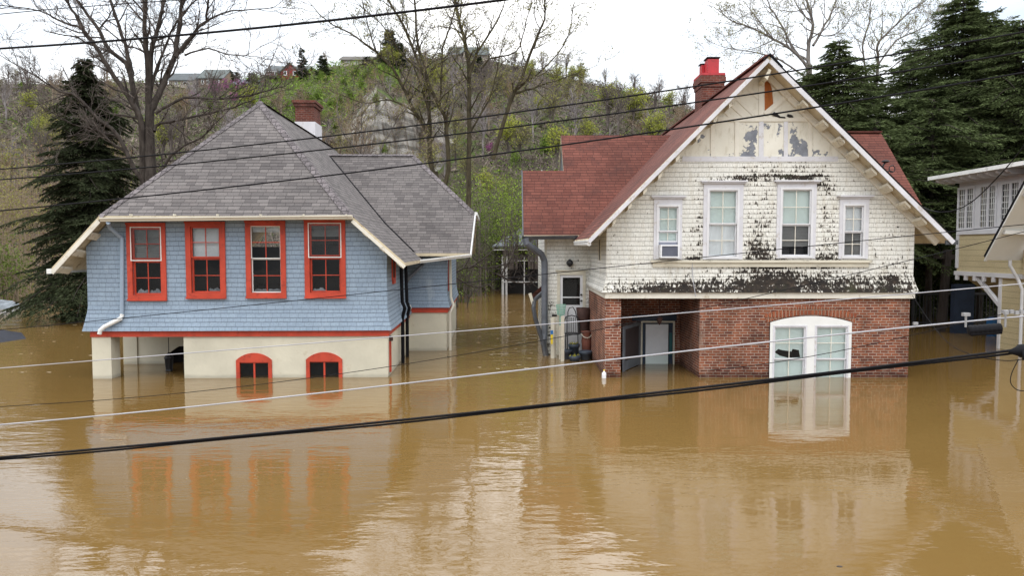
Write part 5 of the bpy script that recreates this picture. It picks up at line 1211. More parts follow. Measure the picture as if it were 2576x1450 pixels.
# ------------------------------------------------------------------ overhead wires: real cables running along the street
def wires():
    def cable(name, label, pts, r, Ya, Yb, mat, twin=0, group='overhead wires along the street'):
        # smooth the traced line, then hang it between its two ends
        xs = [p[0] for p in pts]; ys = [p[1] for p in pts]
        deg = min(len(pts) - 1, 3); xm, xsn = (xs[0] + xs[-1]) / 2, (xs[-1] - xs[0]) / 2
        cf = np.polyfit([(x - xm) / xsn for x in xs], ys, deg); n = 28
        a = xs[0] - 260 if xs[0] <= 0 else xs[0]; b = xs[-1] + 260 if xs[-1] >= 2500 else xs[-1]
        q = []
        for i in range(n + 1):
            px = a + (b - a) * i / n; py = np.polyval(cf, (px - xm) / xsn); t = (px - a) / (b - a)
            inv = (1 / Ya) + (1 / Yb - 1 / Ya) * t
            q.append(P(px, py, 1 / inv))
        # carry the line on towards its next poles, well outside the picture
        if xs[0] <= 60: q.insert(0, q[0] + (q[0] - q[2]).normalized() * 16)
        if xs[-1] >= 2500 or ys[-1] < 0: q.append(q[-1] + (q[-1] - q[-3]).normalized() * 16)
        o = q[0].copy(); mb = MB(); mb.tube([p - o for p in q], r, 6)
        if twin: mb.tube([p - o + Vector((0, .012, -twin + .008 * math.sin(i * .9))) for i, p in enumerate(q)], r * .85, 6)
        tag(mb.build(name, mat, None, o, True), label, 'wire', group)
    bk, gr = M['black'], M['cable_grey']
    cable('overhead_cable', 'thick black cable crossing the sky, highest across the trees at the top left', [(0, 122), (320, 98), (640, 72), (940, 38), (1240, 2), (1500, -32)], .018, 13, 10, bk)
    cable('overhead_wire', 'hair thin wire in the very top left corner above the thick sky cable', [(0, 35), (200, 17), (430, 1), (700, -18)], .008, 14, 13, bk)
    cable('overhead_wire', 'black wire meeting the red chimney, topmost of the three over both roofs', [(0, 426), (615, 366), (769, 350), (1462, 260), (1770, 213), (2576, 80)], .011, 13, 9, bk)
    cable('overhead_wire', 'black wire through the peak of the red roof, middle of the three over both roofs', [(0, 453), (218, 433), (615, 398), (769, 382), (1462, 297), (1846, 243), (2576, 130)], .011, 13, 9, bk)
    cable('overhead_wire', 'black wire under the gable timbers, lowest of the three over both roofs', [(0, 531), (312, 498), (615, 468), (1410, 365), (1846, 302), (2576, 182)], .012, 13, 9, bk)
    cable('overhead_wire', 'thin dark wire across the blue shingles below the windows and over the white windows', [(0, 831), (115, 820), (346, 797), (1039, 726), (1414, 686), (1900, 632), (2347, 590), (2576, 564)], .0065, 12.5, 10, bk)
    cable('overhead_wire', 'thin dark wire skimming the arched cellar windows of the blue house', [(60, 1022), (162, 1014), (600, 969), (1039, 919), (1462, 840), (1616, 807), (1758, 778), (1952, 732), (2347, 641), (2576, 584)], .0055, 12, 10, bk)
    cable('overhead_wire', 'thin pale grey wire across the cream ground floor and the porch lamp', [(0, 927), (115, 918), (923, 853), (1423, 812), (1900, 773), (2347, 734), (2576, 714)], .008, 12, 10, gr)
    cable('overhead_cable', 'pale grey cable crossing in front of the arched double window', [(0, 1071), (531, 1015), (1039, 966), (1423, 921), (1800, 876), (2303, 815), (2440, 812), (2576, 798)], .0125, 12, 10, gr)
    cable('overhead_cable', 'thick black twin cable over open water, lowest wire in the photo', [(0, 1152), (640, 1094), (1288, 1030), (1794, 970), (2193, 927), (2576, 878)], .018, 11, 9, bk, .034)
    cable('overhead_wire', 'thin dark wire dipping across the lower panes of the arched double window', [(1762, 934), (1948, 913), (2141, 877), (2347, 832), (2527, 790), (2576, 779)], .0055, 11, 10, bk)
    # service drops
    def drop(name, label, pts, mat, r):
        v = [P(*p) for p in pts]; o = v[0].copy(); q = []
        for i in range(len(v) - 1):
            p0, p1, p2, p3 = v[max(i - 1, 0)], v[i], v[i + 1], v[min(i + 2, len(v) - 1)]
            for k in range(6):
                t = k / 6; q.append(.5 * ((2 * p1) + (p2 - p0) * t + (2 * p0 - 5 * p1 + 4 * p2 - p3) * t * t + (3 * p1 - p0 - 3 * p2 + p3) * t ** 3))
        q.append(v[-1]); mb = MB(); mb.tube([p - o for p in q], r, 6); tag(mb.build(name, mat, None, o, True), label, 'wire', 'service wires')
    drop('service_wire', 'slack dark wire drooping from the right corner of the white house towards the yellow house', [(2294, 742, 20.6), (2336, 805, 18), (2384, 862, 16), (2441, 892, 14), (2527, 908, 13), (2600, 900, 12)], bk, .009)
    drop('service_wire', 'wire rising from the right eave of the white house past the sun porch windows', [(2309, 515, 20.5), (2350, 532, 19), (2398, 530, 18), (2451, 503, 16.5), (2527, 427, 15), (2590, 350, 14)], bk, .012)
    drop('service_wire', 'dark wire looping down at the right edge under the splice case', [(2562, 905, 9.4), (2545, 940, 9.4), (2543, 965, 9.4), (2560, 982, 9.4), (2590, 985, 9.4)], bk, .006)
    drop('service_wire', 'short diagonal wire against the front door of the white house', [(1425, 735, 25.0), (1450, 765, 24.6), (1620, 862, 20.3), (1672, 890, 20.3), (1790, 925, 20.6)], bk, .006) if False else None
    # hanging splice case with its two straps and clamps
    a, b = P(2436, 832, 10.1), P(2518, 826, 10.0)
    r = thing('splice_case', 'black ribbed splice case hanging by two straps from the wires at the right', 'splice case', a)
    d = b - a; n = 14; mb = MB()
    pts = [d * (i / n) for i in range(n + 1)]; mb.tube([d * -.03] + pts + [d * 1.03], [.035] + [.066 + .006 * (i % 2) for i in range(n + 1)] + [.035], 12)
    mb.tube([d * .02 + Vector((0, -.03, -.05)), d * .98 + Vector((0, -.03, -.05))], .028, 8); mb.build('case', M['black'], r)
    for px, py in ((2430, 793), (2530, 786)):
        t = P(px, py, 10.05) - a; e = Vector((t.x, t.y, d.z * .5 + .05)); st = MB(); st.box(e.x - .012, e.x + .012, e.y - .008, e.y + .008, e.z - .02, t.z); st.box(t.x - .045, t.x + .045, t.y - .03, t.y + .03, t.z - .015, t.z + .03); st.build('strap', M['galv'], r)
    a = P(2556, 884, 9.1); mb = MB(); mb.tube([(-.08, 0, -.01), (.02, 0, .0), (.05, 0, .0), (.6, 0, .06)], [.025, .06, .085, .085], 12); mb.box(.02, .08, -.1, -.085, -.10, .02)
    tag(mb.build('cable_closure', M['black'], None, a, True), 'black cable closure on the lowest twin cable at the right edge', 'cable closure')
    a = P(2303, 815, 10.3); mb = MB(); mb.box(-.03, .03, -.018, .018, -.018, .022); tag(mb.build('wire_clamp', M['galv'], None, a), 'small grey clamp on the pale cable in front of the brick corner', 'clamp')
    a = P(2556, 788, 9.9); mb = MB()
    for i in range(5): mb.box(-.16 + i * .07, -.11 + i * .07, -.02, .02, -.02 + .012 * (i % 2), .03 + .015 * (i % 2))
    tag(mb.build('wire_connector', M['galv'], None, a), 'row of grey connectors on the wire above the splice case', 'connector')
wires()
# ------------------------------------------------------------------ houses on the hill
def hill_houses():
    def roofed(name, label, px0, px1, pyb, pye, pyr, Y, wall, roof, dep=9, gable_front=None, win=(), hip=0.0):
        a, b = P(px0, pyb, Y), P(px1, pyb, Y); W = b.x - a.x; z = lambda py: P((px0 + px1) / 2, py, Y).z
        r = thing(name, label, 'house', (a.x, Y, z(pyb) - 1.5)); o = z(pyb) - 1.5
        zb, ze, zr = -3, z(pye) - o, P((px0 + px1) / 2, pyr, Y + dep / 2).z - o; mb = MB()
        mb.box(0, W, 0, dep, zb, ze); mb.prism([(.02, 0.02, ze), (.02, dep - .02, ze), (.02, dep / 2, zr)], (.05, 0, 0)); mb.prism([(W - .07, 0.02, ze), (W - .07, dep - .02, ze), (W - .07, dep / 2, zr)], (.05, 0, 0))
        mb.build('wall', wall, r)
        mb = MB(); i = hip * W
        mb.prism([(-.4, -.5, ze - .15), (W + .4, -.5, ze - .15), (W + .4 - i, dep / 2, zr), (-.4 + i, dep / 2, zr)], (0, 0, -.2)); mb.prism([(-.4 + i, dep / 2, zr), (W + .4 - i, dep / 2, zr), (W + .4, dep + .5, ze - .15), (-.4, dep + .5, ze - .15)], (0, 0, -.2))
        if hip: mb.prism([(-.4, -.5, ze - .15), (-.4 + i, dep / 2, zr), (-.4, dep + .5, ze - .15)], (0, 0, -.2)); mb.prism([(W + .4, -.5, ze - .15), (W + .4, dep + .5, ze - .15), (W + .4 - i, dep / 2, zr)], (0, 0, -.2))
        mb.build('roof', roof, r)
        if gable_front:
            g0, g1, gy, gp = gable_front; x0, x1 = P(g0, pyb, Y - 3).x - a.x, P(g1, pyb, Y - 3).x - a.x; zp = P(g0, gp, Y - 3).z - o; zg = P(g0, gy, Y - 3).z - o; c = (x0 + x1) / 2
            m2 = MB(); m2.prism([(x0, -3, zb), (x1, -3, zb), (x1, -3, zg), (c, -3, zp), (x0, -3, zg)], (0, 7, 0)); m2.build('gable_wall', wall, r)
            m2 = MB(); m2.prism([(x0 - .5, -3.4, zg - .35), (c, -3.4, zp + .15), (c, 4, zp + .15), (x0 - .5, 4, zg - .35)], (0, 0, .25)); m2.prism([(c, -3.4, zp + .15), (x1 + .5, -3.4, zg - .35), (x1 + .5, 4, zg - .35), (c, 4, zp + .15)], (0, 0, .25)); m2.build('gable_roof', roof, r)
        for (wx0, wx1, wy0, wy1, dy) in win:
            p, q = P(wx0, wy1, Y + dy), P(wx1, wy0, Y + dy); m2 = MB(); x0, x1, z0, z1 = p.x - a.x, q.x - a.x, p.z - o, q.z - o
            frame_boxes(m2, x0, x1, z0, z1, dy - .1, dy + .05, .22); wr = m2.build('window', M['white'], r); MB().quad((x0 + .2, dy - .03, z0 + .2), (x1 - .2, dy - .03, z0 + .2), (x1 - .2, dy - .03, z1 - .2), (x0 + .2, dy - .03, z1 - .2)).build('pane', M['dark'], wr)
        return r, a, z, o
    hb = plain('hill_red_brick', (.24, .045, .04), .9, .2, .6, .0); tan = plain('hill_tan_brick', (.24, .17, .13), .9, .15, .6, .0); pale = plain('hill_pale_siding', (.52, .46, .40), .9, .1, .6, .0)
    gm = plain('hill_grey_shingle', (.085, .095, .10), .9, .2, .8, .0); gg = plain('hill_green_grey_shingle', (.105, .12, .118), .9, .15, .8, .0)
    Y = 196
    r, a, z, o = roofed('hill_house', 'red brick house with grey roof and front gable on the green brow of the hill', 669, 770, 194, 177, 166, Y, hb, gm, 9, (706, 752, 182, 160), [(714, 722, 178, 190, -3), (737, 745, 178, 190, -3), (690, 698, 181, 190, 0)])
    x0, x1 = P(668, 190, Y - 2).x - a.x, P(706, 190, Y - 2).x - a.x; zz = P(690, 193, Y - 2).z - o; d = MB(); d.box(x0, x1, -4, 0, zz - .3, zz); d.build('deck', M['timber_dark'], r)
    d = MB(); d.box(x0, x1, -4, -3.9, zz + .9, zz + 1.0); [d.box(x0 + i * .5, x0 + i * .5 + .08, -4, -3.92, zz, zz + .9) for i in range(int((x1 - x0) / .5))]; d.build('deck_railing', M['white'], r)
    roofed('hill_house', 'tall tan brick house left of the red brick house on the hill', 499, 561, 218, 195, 175, Y + 4, tan, gg, 10, None, [(506, 513, 200, 212, 0), (520, 527, 200, 212, 0), (545, 552, 200, 212, 0)])
    roofed('hill_house', 'pale house with brown roof seen through the bare tree at the left on the hill', 425, 486, 222, 200, 184, Y + 2, pale, gm, 9, None, [(440, 447, 204, 214, 0), (462, 470, 204, 214, 0)])
    roofed('hill_house', 'low house with a blue grey hipped roof just below the red brick house', 582, 650, 222, 210, 199, Y - 10, hb, plain('hill_blue_roof', (.12, .15, .175), .8, .1, .8, .0), 9, None, [(596, 603, 211, 218, 0)], .15)
    roofed('hill_house', 'long low white ranch house on the hilltop right of the dark cedars', 857, 942, 163, 149, 141, Y + 2, pale, plain('hill_tan_roof', (.11, .10, .09), .9, .1, .8, .0), 8, None, [(872, 879, 152, 159, 0), (893, 900, 152, 159, 0), (918, 925, 152, 159, 0)])
    roofed('hill_house', 'large house with a green grey roof and dormers behind the tall budding tree', 1130, 1226, 160, 136, 118, Y + 4, pale, gg, 10, (1165, 1180, 133, 126), [(1140, 1147, 140, 150, 0), (1158, 1164, 140, 150, 0), (1190, 1197, 140, 150, 0), (1206, 1213, 140, 150, 0)])
hill_houses()
# ------------------------------------------------------------------ trees
class Wood:
    """collects tapered limbs as arrays"""
    def __init__(self): self.v, self.f, self.mi = [], [], []; self.n = 0
    def limb(self, pts, rs, k=5, m=0):
        pts = np.asarray(pts, float); n = len(pts); rs = np.asarray(rs, float)
        d = np.gradient(pts, axis=0); d /= np.maximum(np.linalg.norm(d, axis=1, keepdims=True), 1e-6)
        md = pts[-1] - pts[0]; ref = np.array([0, 0, 1.]) if abs(md[2]) < .75 * np.linalg.norm(md) else np.array([.3, 1., 0])
        x = np.cross(d, ref); x /= np.maximum(np.linalg.norm(x, axis=1, keepdims=True), 1e-6); y = np.cross(d, x)
        a = np.arange(k) * 2 * np.pi / k
        ring = pts[:, None, :] + rs[:, None, None] * (x[:, None, :] * np.cos(a)[None, :, None] + y[:, None, :] * np.sin(a)[None, :, None])
        self.v.append(ring.reshape(-1, 3))
        i = np.arange(n - 1)[:, None] * k; j = np.arange(k)[None, :]; j2 = (j + 1) % k
        self.f.append(np.stack([i + j, i + j2, i + k + j2, i + k + j], -1).reshape(-1, 4) + self.n); self.n += n * k
    def build(self, name, mat, parent, loc=None):
        if not self.v: return None
        o = npmesh(name, np.concatenate(self.v), np.concatenate(self.f), mat, parent, None, loc)
        o.data.polygons.foreach_set('use_smooth', [True] * len(o.data.polygons)); return o
def unit(v): return v / max(1e-6, np.linalg.norm(v))
def cards(c, ax, sz, asp=.5, r=None):
    """leaf-sized quads: centres (N,3), long axes (N,3), length (N,)"""
    r = r or rng; n = len(c); q = r.normal(size=(n, 3)); s = np.cross(ax, q); s /= np.maximum(np.linalg.norm(s, axis=1, keepdims=True), 1e-6)
    a = ax * sz[:, None] / 2; b = s * (sz * asp)[:, None] / 2
    v = np.stack([c - a, c + b, c + a, c - b], 1).reshape(-1, 3); f = np.arange(n * 4).reshape(-1, 4); return v, f
def grow(wood, tips, start, d, length, r0, lev, maxlev, up=.15, wig=.16, ang=(.45, .95), kids=(4, 7), ratio=(.45, .7), k=(7, 5, 4, 3, 3), first=.25, twig=None, pts=None, rmin=.007):
    """one limb and, from it, the next order of limbs"""
    stack = [(start, d, length, r0, lev, pts)]
    while stack:
        st, d, ln, r, lv, given = stack.pop()
        if given is None:
            n = 6 if lv < 2 else (5 if lv < 3 else 4); p = np.array(st, float); pp = [p]; d = unit(np.array(d, float))
            for i in range(n):
                d = unit(d + rng.normal(size=3) * wig + np.array([0, 0, up * (.6 if lv else .3)])); p = p + d * ln / n; pp.append(p)
            pp = np.array(pp)
        else: pp = np.array(given, float); n = len(pp) - 1
        t = np.linspace(0, 1, n + 1); rs = np.maximum(r * (1 - .72 * t), rmin)
        w = twig if (twig is not None and lv >= maxlev - 1) else wood
        w.limb(pp, rs, k[min(lv, len(k) - 1)])
        if lv >= maxlev:
            tips.append(pp[-1]); tips.append(pp[n // 2]); continue
        m = rng.integers(kids[0], kids[1] + 1)
        for j in range(m):
            u = first + (1 - first) * (j + rng.uniform(.1, .9)) / m; x = u * n; i = min(int(x), n - 1); q = pp[i] + (pp[i + 1] - pp[i]) * (x - i)
            ax = unit(pp[i + 1] - pp[i]); s = np.cross(ax, rng.normal(size=3)); s = unit(s); a = rng.uniform(*ang)
            nd = ax * math.cos(a) + s * math.sin(a); L2 = ln * rng.uniform(*ratio) * (1.15 - .55 * u)
            stack.append((q, nd, L2, max(r * (1 - .72 * u) * .55, rmin), lv + 1, None))
def smooth_path(pts, sub=3):
    pts = [np.array(p, float) for p in pts]; q = []
    for i in range(len(pts) - 1):
        p0, p1, p2, p3 = pts[max(i - 1, 0)], pts[i], pts[i + 1], pts[min(i + 2, len(pts) - 1)]
        for k in range(sub):
            t = k / sub; q.append(.5 * ((2 * p1) + (p2 - p0) * t + (2 * p0 - 5 * p1 + 4 * p2 - p3) * t * t + (3 * p1 - p0 - 3 * p2 + p3) * t ** 3))
    q.append(pts[-1]); return np.array(q)
def traced_tree(name, label, Y, base, stems, r_base, bark_, twig_, lens, bud=None, bud_n=0, bud_s=.07, kids=(4, 7), extra=None, spread=1.6, maxlev=3, vine=None, rt=.03):
    """a big bare tree: limbs follow the photo in width and height and fan out in depth"""
    p0 = P(base[0], base[1], Y); o = Vector((p0.x, Y, 0)); root = thing(name, label, 'tree', o)
    wd, tw, tips = Wood(), Wood(), []
    for si, (pts, ra, rb) in enumerate(stems):
        dep = rng.uniform(-spread, spread); a0 = np.array(P(*pts[0], Y)); L_ = 0
        q = []
        for i, p in enumerate(pts):
            f_ = i / max(1, len(pts) - 1); q.append(P(p[0], p[1], Y + dep * (f_ if si else 0)) - o)
        q = smooth_path(q, 3); n = len(q); q += rng.normal(size=q.shape) * .02
        rs = ra + (rb - ra) * np.linspace(0, 1, n); wd.limb(q, rs, 8)
        ln = np.sum(np.linalg.norm(np.diff(q, axis=0), axis=1))
        if si == 0: continue
        m = int(ln / lens[0])
        for j in range(m):
            x = (.18 + .82 * (j + rng.uniform(0, 1)) / m) * (n - 1); i = min(int(x), n - 2); c = q[i] + (q[i + 1] - q[i]) * (x - i); ax = unit(q[i + 1] - q[i])
            s = unit(np.cross(ax, rng.normal(size=3))); a = rng.uniform(.45, 1.05); d = ax * math.cos(a) + s * math.sin(a); rr = rs[i] * .5
            grow(wd, tips, c, d, rng.uniform(*lens[1]), max(.02, min(rr, .06)), 1, maxlev, twig=tw, kids=kids, up=.10, k=(8, 5, 4, 3), wig=.2, rmin=.008)
        grow(wd, tips, q[-1], unit(q[-1] - q[-3]), lens[1][1], rb, 1, maxlev, twig=tw, kids=kids, k=(8, 5, 4, 3), rmin=.008)
    wd.build('trunk', bark_, root)
    cr = tw.build('crown', twig_, root)
    if bud and tips:
        t = np.array(tips); idx = rng.integers(0, len(t), bud_n); c = t[idx] + rng.normal(size=(bud_n, 3)) * .10; ax = rng.normal(size=(bud_n, 3)); ax /= np.linalg.norm(ax, axis=1, keepdims=True)
        v, f = cards(c, ax, rng.uniform(.6, 1.4, bud_n) * bud_s, .55); npmesh('buds', v, f, bud, cr)
    if extra: extra(root, o)
    return root

def conifer(name, label, px, py_top, Y, rmax, mat, nb=1.0, droop=.35, zmin=.2, shape=.75, lean=0.0, group=None, dens=1.0, seed=1, ragged=.3, blade=(.13, .32)):
    r_ = np.random.default_rng(seed); top = P(px, py_top, Y); Ht = top.z; root = thing(name, label, 'tree', (top.x, Y, 0), 0, group)
    wd = Wood(); wd.limb([(0, 0, -1.5), (0, 0, Ht * .5), (lean, 0, Ht)], [Ht * .018, Ht * .011, .02], 8)
    C, A, Z = [], [], []
    z = zmin
    while z < Ht - .1:
        fr = (z - zmin) / (Ht - zmin); R_ = rmax * (1 - fr) ** shape * (1 + .25 * math.sin(z * 2.1 + seed)) + .12
        m = max(3, int((5 + r_.integers(0, 3)) * nb))
        for b in range(m):
            a = r_.uniform(0, 6.283); L_ = R_ * r_.uniform(1 - ragged * 1.4, 1 + ragged); n = 7; d = np.array([math.cos(a), math.sin(a), r_.uniform(.0, .35)]); p = np.array([lean * fr, 0, z + r_.uniform(-.15, .15)]); pp = [p]
            for i in range(n):
                d = unit(d + np.array([0, 0, -droop * .32 + (.10 if i > n - 3 else 0)]) + r_.normal(size=3) * .07); p = p + d * L_ / n; pp.append(p)
            pp = np.array(pp); wd.limb(pp, np.linspace(.028 * (1 + R_ * .2), .006, n + 1), 3)
            k = max(8, int(L_ * 120 * dens)); u = r_.uniform(.06, 1.02, k) * n * .985; i = np.minimum(u.astype(int), n - 1); c = pp[i] + (pp[i + 1] - pp[i]) * (u - i)[:, None]
            ax = (pp[i + 1] - pp[i]); ax /= np.linalg.norm(ax, axis=1, keepdims=True); s = np.cross(ax, np.array([0, 0, 1.])); s /= np.maximum(np.linalg.norm(s, axis=1, keepdims=True), 1e-6)
            sg = r_.choice([-1, 1], k)[:, None]; lat = r_.uniform(0, .36, (k, 1)) ** 1.0 * L_ * (1.05 - .85 * (u / n))[:, None]
            c = c + s * sg * lat + ax * lat * .6 - np.array([0, 0, 1.]) * lat * droop * .55
            dd = ax * r_.uniform(.4, .9, (k, 1)) + s * sg * r_.uniform(.1, .9, (k, 1)) + np.array([0, 0, -1.]) * r_.uniform(-.1, .7, (k, 1)) * droop * 1.4 + r_.normal(size=(k, 3)) * .12
            dd /= np.linalg.norm(dd, axis=1, keepdims=True); sz = r_.uniform(*blade, k) * (1.1 - .4 * u / n)
            C.append(c + dd * (sz / 2)[:, None]); A.append(dd); Z.append(sz)
        z += r_.uniform(.24, .40) * (.7 + .5 * (1 - fr)) * .9
    wd.build('trunk', M['bark'], root)
    v, f = cards(np.concatenate(C), np.concatenate(A), np.concatenate(Z), .20, r_); npmesh('crown', v, f, mat, root)
    return root

def shrub(name, label, px, Y, w_, h_, leafmat, n_stem, n_leaf, ls, twm, group=None, z0=None, seed=0, lean=0):
    r_ = np.random.default_rng(seed); g = P(px, 800, Y); zb = terr(px, Y) if z0 is None else z0; root = thing(name, label, 'shrub', (g.x, Y, zb), 0, group); wd, tips = Wood(), []
    for i in range(n_stem):
        a = r_.uniform(0, 6.283); s = np.array([math.cos(a) * w_ * .3, math.sin(a) * w_ * .15, -.3]); e = np.array([math.cos(a) * w_ * r_.uniform(.1, .6) + lean, math.sin(a) * w_ * r_.uniform(.1, .6), h_ * r_.uniform(.5, 1)]); m = s + (e - s) * .5 + np.array([0, 0, h_ * .12])
        q = smooth_path([s, m, e], 3); wd.limb(q, np.linspace(.035, .01, len(q)), 4)
        for j in range(7):
            u = r_.uniform(.25, 1); p = q[int(u * (len(q) - 1))]; d = unit(np.array([r_.normal(), r_.normal(), r_.uniform(-.2, .9)])); L_ = h_ * r_.uniform(.1, .28)
            t = [p]; 
            for k in range(3): d = unit(d + r_.normal(size=3) * .25); t.append(t[-1] + d * L_ / 3)
            wd.limb(t, [.014, .011, .008, .006], 3); tips += t[1:]
    wd.build('stems', twm, root)
    t = np.array(tips); k = r_.integers(0, len(t), n_leaf); cl = r_.normal(size=(len(t),)) ; c = t[k] + r_.normal(size=(n_leaf, 3)) * (.16 + .05 * h_)
    ax = r_.normal(size=(n_leaf, 3)); ax /= np.linalg.norm(ax, axis=1, keepdims=True); v, f = cards(c, ax, r_.uniform(.6, 1.4, n_leaf) * ls, .6, r_); npmesh('leaves', v, f, leafmat, root); return root

# --- the big bare tree behind the blue house
T1 = [([(379, 800), (379, 470), (378, 400), (377, 330), (376, 262)], .29, .20),
      ([(362, 470), (357, 360), (353, 299), (335, 263), (299, 209), (260, 149), (230, 102), (206, 69), (179, 21), (150, -20)], .16, .045),
      ([(206, 72), (158, 54), (99, 27), (15, 12)], .06, .02), ([(352, 300), (347, 284), (332, 209), (317, 161), (275, 125), (239, 60), (194, 0), (180, -40)], .15, .05),
      ([(332, 209), (320, 134), (299, 66), (278, 0), (262, -60)], .10, .05), ([(374, 269), (370, 149), (364, 75), (369, 0), (366, -60)], .14, .06), ([(376, 262), (380, 134), (397, 75), (412, 0), (420, -50)], .13, .05),
      ([(378, 280), (397, 240), (418, 194), (442, 134), (448, 69), (460, 0), (466, -50)], .17, .06), ([(440, 142), (484, 87), (520, 51), (583, 27), (672, 21)], .09, .02), ([(520, 51), (523, 0), (530, -40)], .06, .03),
      ([(464, 137), (523, 122), (592, 140), (627, 137)], .05, .015), ([(390, 285), (463, 248), (568, 248), (657, 233), (717, 215)], .08, .02), ([(388, 330), (403, 311), (478, 296), (568, 275), (627, 254)], .09, .025),
      ([(385, 455), (406, 424), (448, 376), (508, 344), (535, 317)], .09, .03), ([(372, 470), (340, 430), (299, 344), (239, 290), (191, 239), (150, 230), (90, 190), (18, 150)], .12, .02), ([(376, 254), (388, 190), (415, 120), (440, 60), (500, -10)], .08, .03),
      ([(300, 345), (250, 330), (180, 310), (110, 270)], .05, .015)]
traced_tree('bare_tree', 'tall bare many-stemmed tree behind the left end of the grey roof', 36, (379, 800), T1, .34, M['bark'], M['twig'], (.42, (1.0, 2.4)), kids=(4, 6))
# --- the tall budding tree in the middle
T2 = [([(1106, 800), (1104, 620), (1100, 520), (1092, 430)], .34, .24),
      ([(1092, 440), (1082, 411), (1075, 338), (1042, 279), (1010, 210), (977, 158), (937, 122), (878, 82), (819, 49), (780, 7)], .15, .02), ([(1094, 450), (1083, 400), (1079, 273), (1065, 230), (1069, 164), (1052, 115), (1042, 0), (1036, -40)], .15, .05),
      ([(1110, 520), (1128, 427), (1123, 330), (1121, 296), (1105, 269), (1072, 197), (1042, 131), (1016, 66), (977, 0), (960, -40)], .16, .05), ([(960, 140), (944, 125), (931, 82), (918, 33), (911, 0)], .06, .02),
      ([(1178, 560), (1180, 328), (1180, 197), (1171, 115), (1154, 49), (1144, 0), (1138, -50)], .17, .06), ([(1180, 197), (1200, 131), (1233, 82), (1259, 33), (1272, 0)], .09, .03), ([(1105, 272), (1110, 200), (1115, 120), (1140, 40), (1150, -10)], .08, .03),
      ([(1240, 400), (1282, 266), (1312, 197), (1348, 99), (1368, 49), (1371, 0)], .14, .04), ([(1215, 170), (1233, 148), (1299, 128), (1318, 76), (1338, 0)], .06, .025), ([(1290, 236), (1340, 222), (1371, 210), (1462, 181)], .08, .02),
      ([(1300, 226), (1380, 160), (1430, 90), (1440, 20)], .06, .02), ([(1040, 280), (980, 250), (920, 260), (840, 230)], .06, .015), ([(1072, 197), (1000, 120), (960, 60), (900, 10)], .06, .02), ([(1184, 330), (1230, 250), (1250, 180), (1262, 120)], .07, .02)]
traced_tree('budding_tree', 'tall multi-trunk tree with yellow green buds between the two houses', 46, (1106, 800), T2, .42, M['bark_moss'], M['twig'], (.55, (1.1, 2.8)), M['bud_olive'], 14000, .10, kids=(4, 6), spread=2.2)
# --- the fan-shaped tree behind the white house
T3 = [([(2040, 800), (2037, 400), (2036, 163)], .36, .20), ([(2036, 170), (2033, 125), (2045, 63), (2033, 16), (2020, -30)], .16, .06), ([(2036, 180), (2007, 138), (1945, 97), (1895, 72), (1832, 47), (1807, 13)], .13, .02),
      ([(2030, 150), (1998, 125), (1957, 47), (1935, 12), (1925, -30)], .10, .03), ([(2044, 115), (2076, 63), (2098, 16), (2110, -20)], .10, .03), ([(2034, 200), (1960, 150), (1890, 130), (1820, 120)], .08, .02), ([(2200, 260), (2208, 157), (2208, 110), (2239, 78), (2286, 31), (2317, 9)], .12, .03),
      ([(2205, 170), (2255, 103), (2317, 72), (2342, 56)], .07, .02), ([(2190, 240), (2170, 119), (2186, 63), (2189, 16)], .08, .03), ([(2203, 200), (2270, 150), (2330, 120)], .05, .02), ([(2045, 63), (2010, 20), (1990, -20)], .06, .03), ([(1945, 97), (1900, 40), (1870, 0)], .05, .02),
      ([(2040, 80), (2090, 90), (2130, 60), (2150, 20)], .05, .02)]
traced_tree('budding_tree', 'fan-shaped tree with fine budding twigs rising behind the peeling gable', 56, (2040, 800), T3, .36, M['bark_grey'], M['twig_grey'], (.5, (1.3, 3.0)), M['bud_olive'], 12000, .10, kids=(4, 6), spread=2.5)
# a slim bare sapling in front of the hill
traced_tree('bare_sapling', 'thin bare sapling poking above the ridge left of the red brick hill house', 60, (640, 500), [([(630, 480), (640, 300), (655, 240)], .08, .05), ([(655, 240), (672, 180), (690, 140), (706, 90)], .05, .012), ([(660, 225), (660, 170), (655, 130)], .04, .012)], .08, M['bark_grey'], M['twig_grey'], (.6, (.7, 1.5)), kids=(3, 4), maxlev=2)
traced_tree('bare_sapling', 'leaning thin tree with tan twigs beside the brick chimney of the blue house', 44, (925, 600), [([(925, 600), (935, 480), (945, 430)], .10, .08), ([(945, 430), (965, 360), (1010, 290), (1050, 240)], .07, .02), ([(940, 440), (900, 380), (860, 330), (850, 290)], .06, .02), ([(950, 420), (985, 400), (1050, 380)], .04, .012), ([(930, 420), (910, 330), (912, 270)], .05, .015)], .1, M['bark_grey'], M['twig_tan'], (.5, (.8, 1.7)), M['bud_olive'], 1200, .08, kids=(3, 5), maxlev=3)

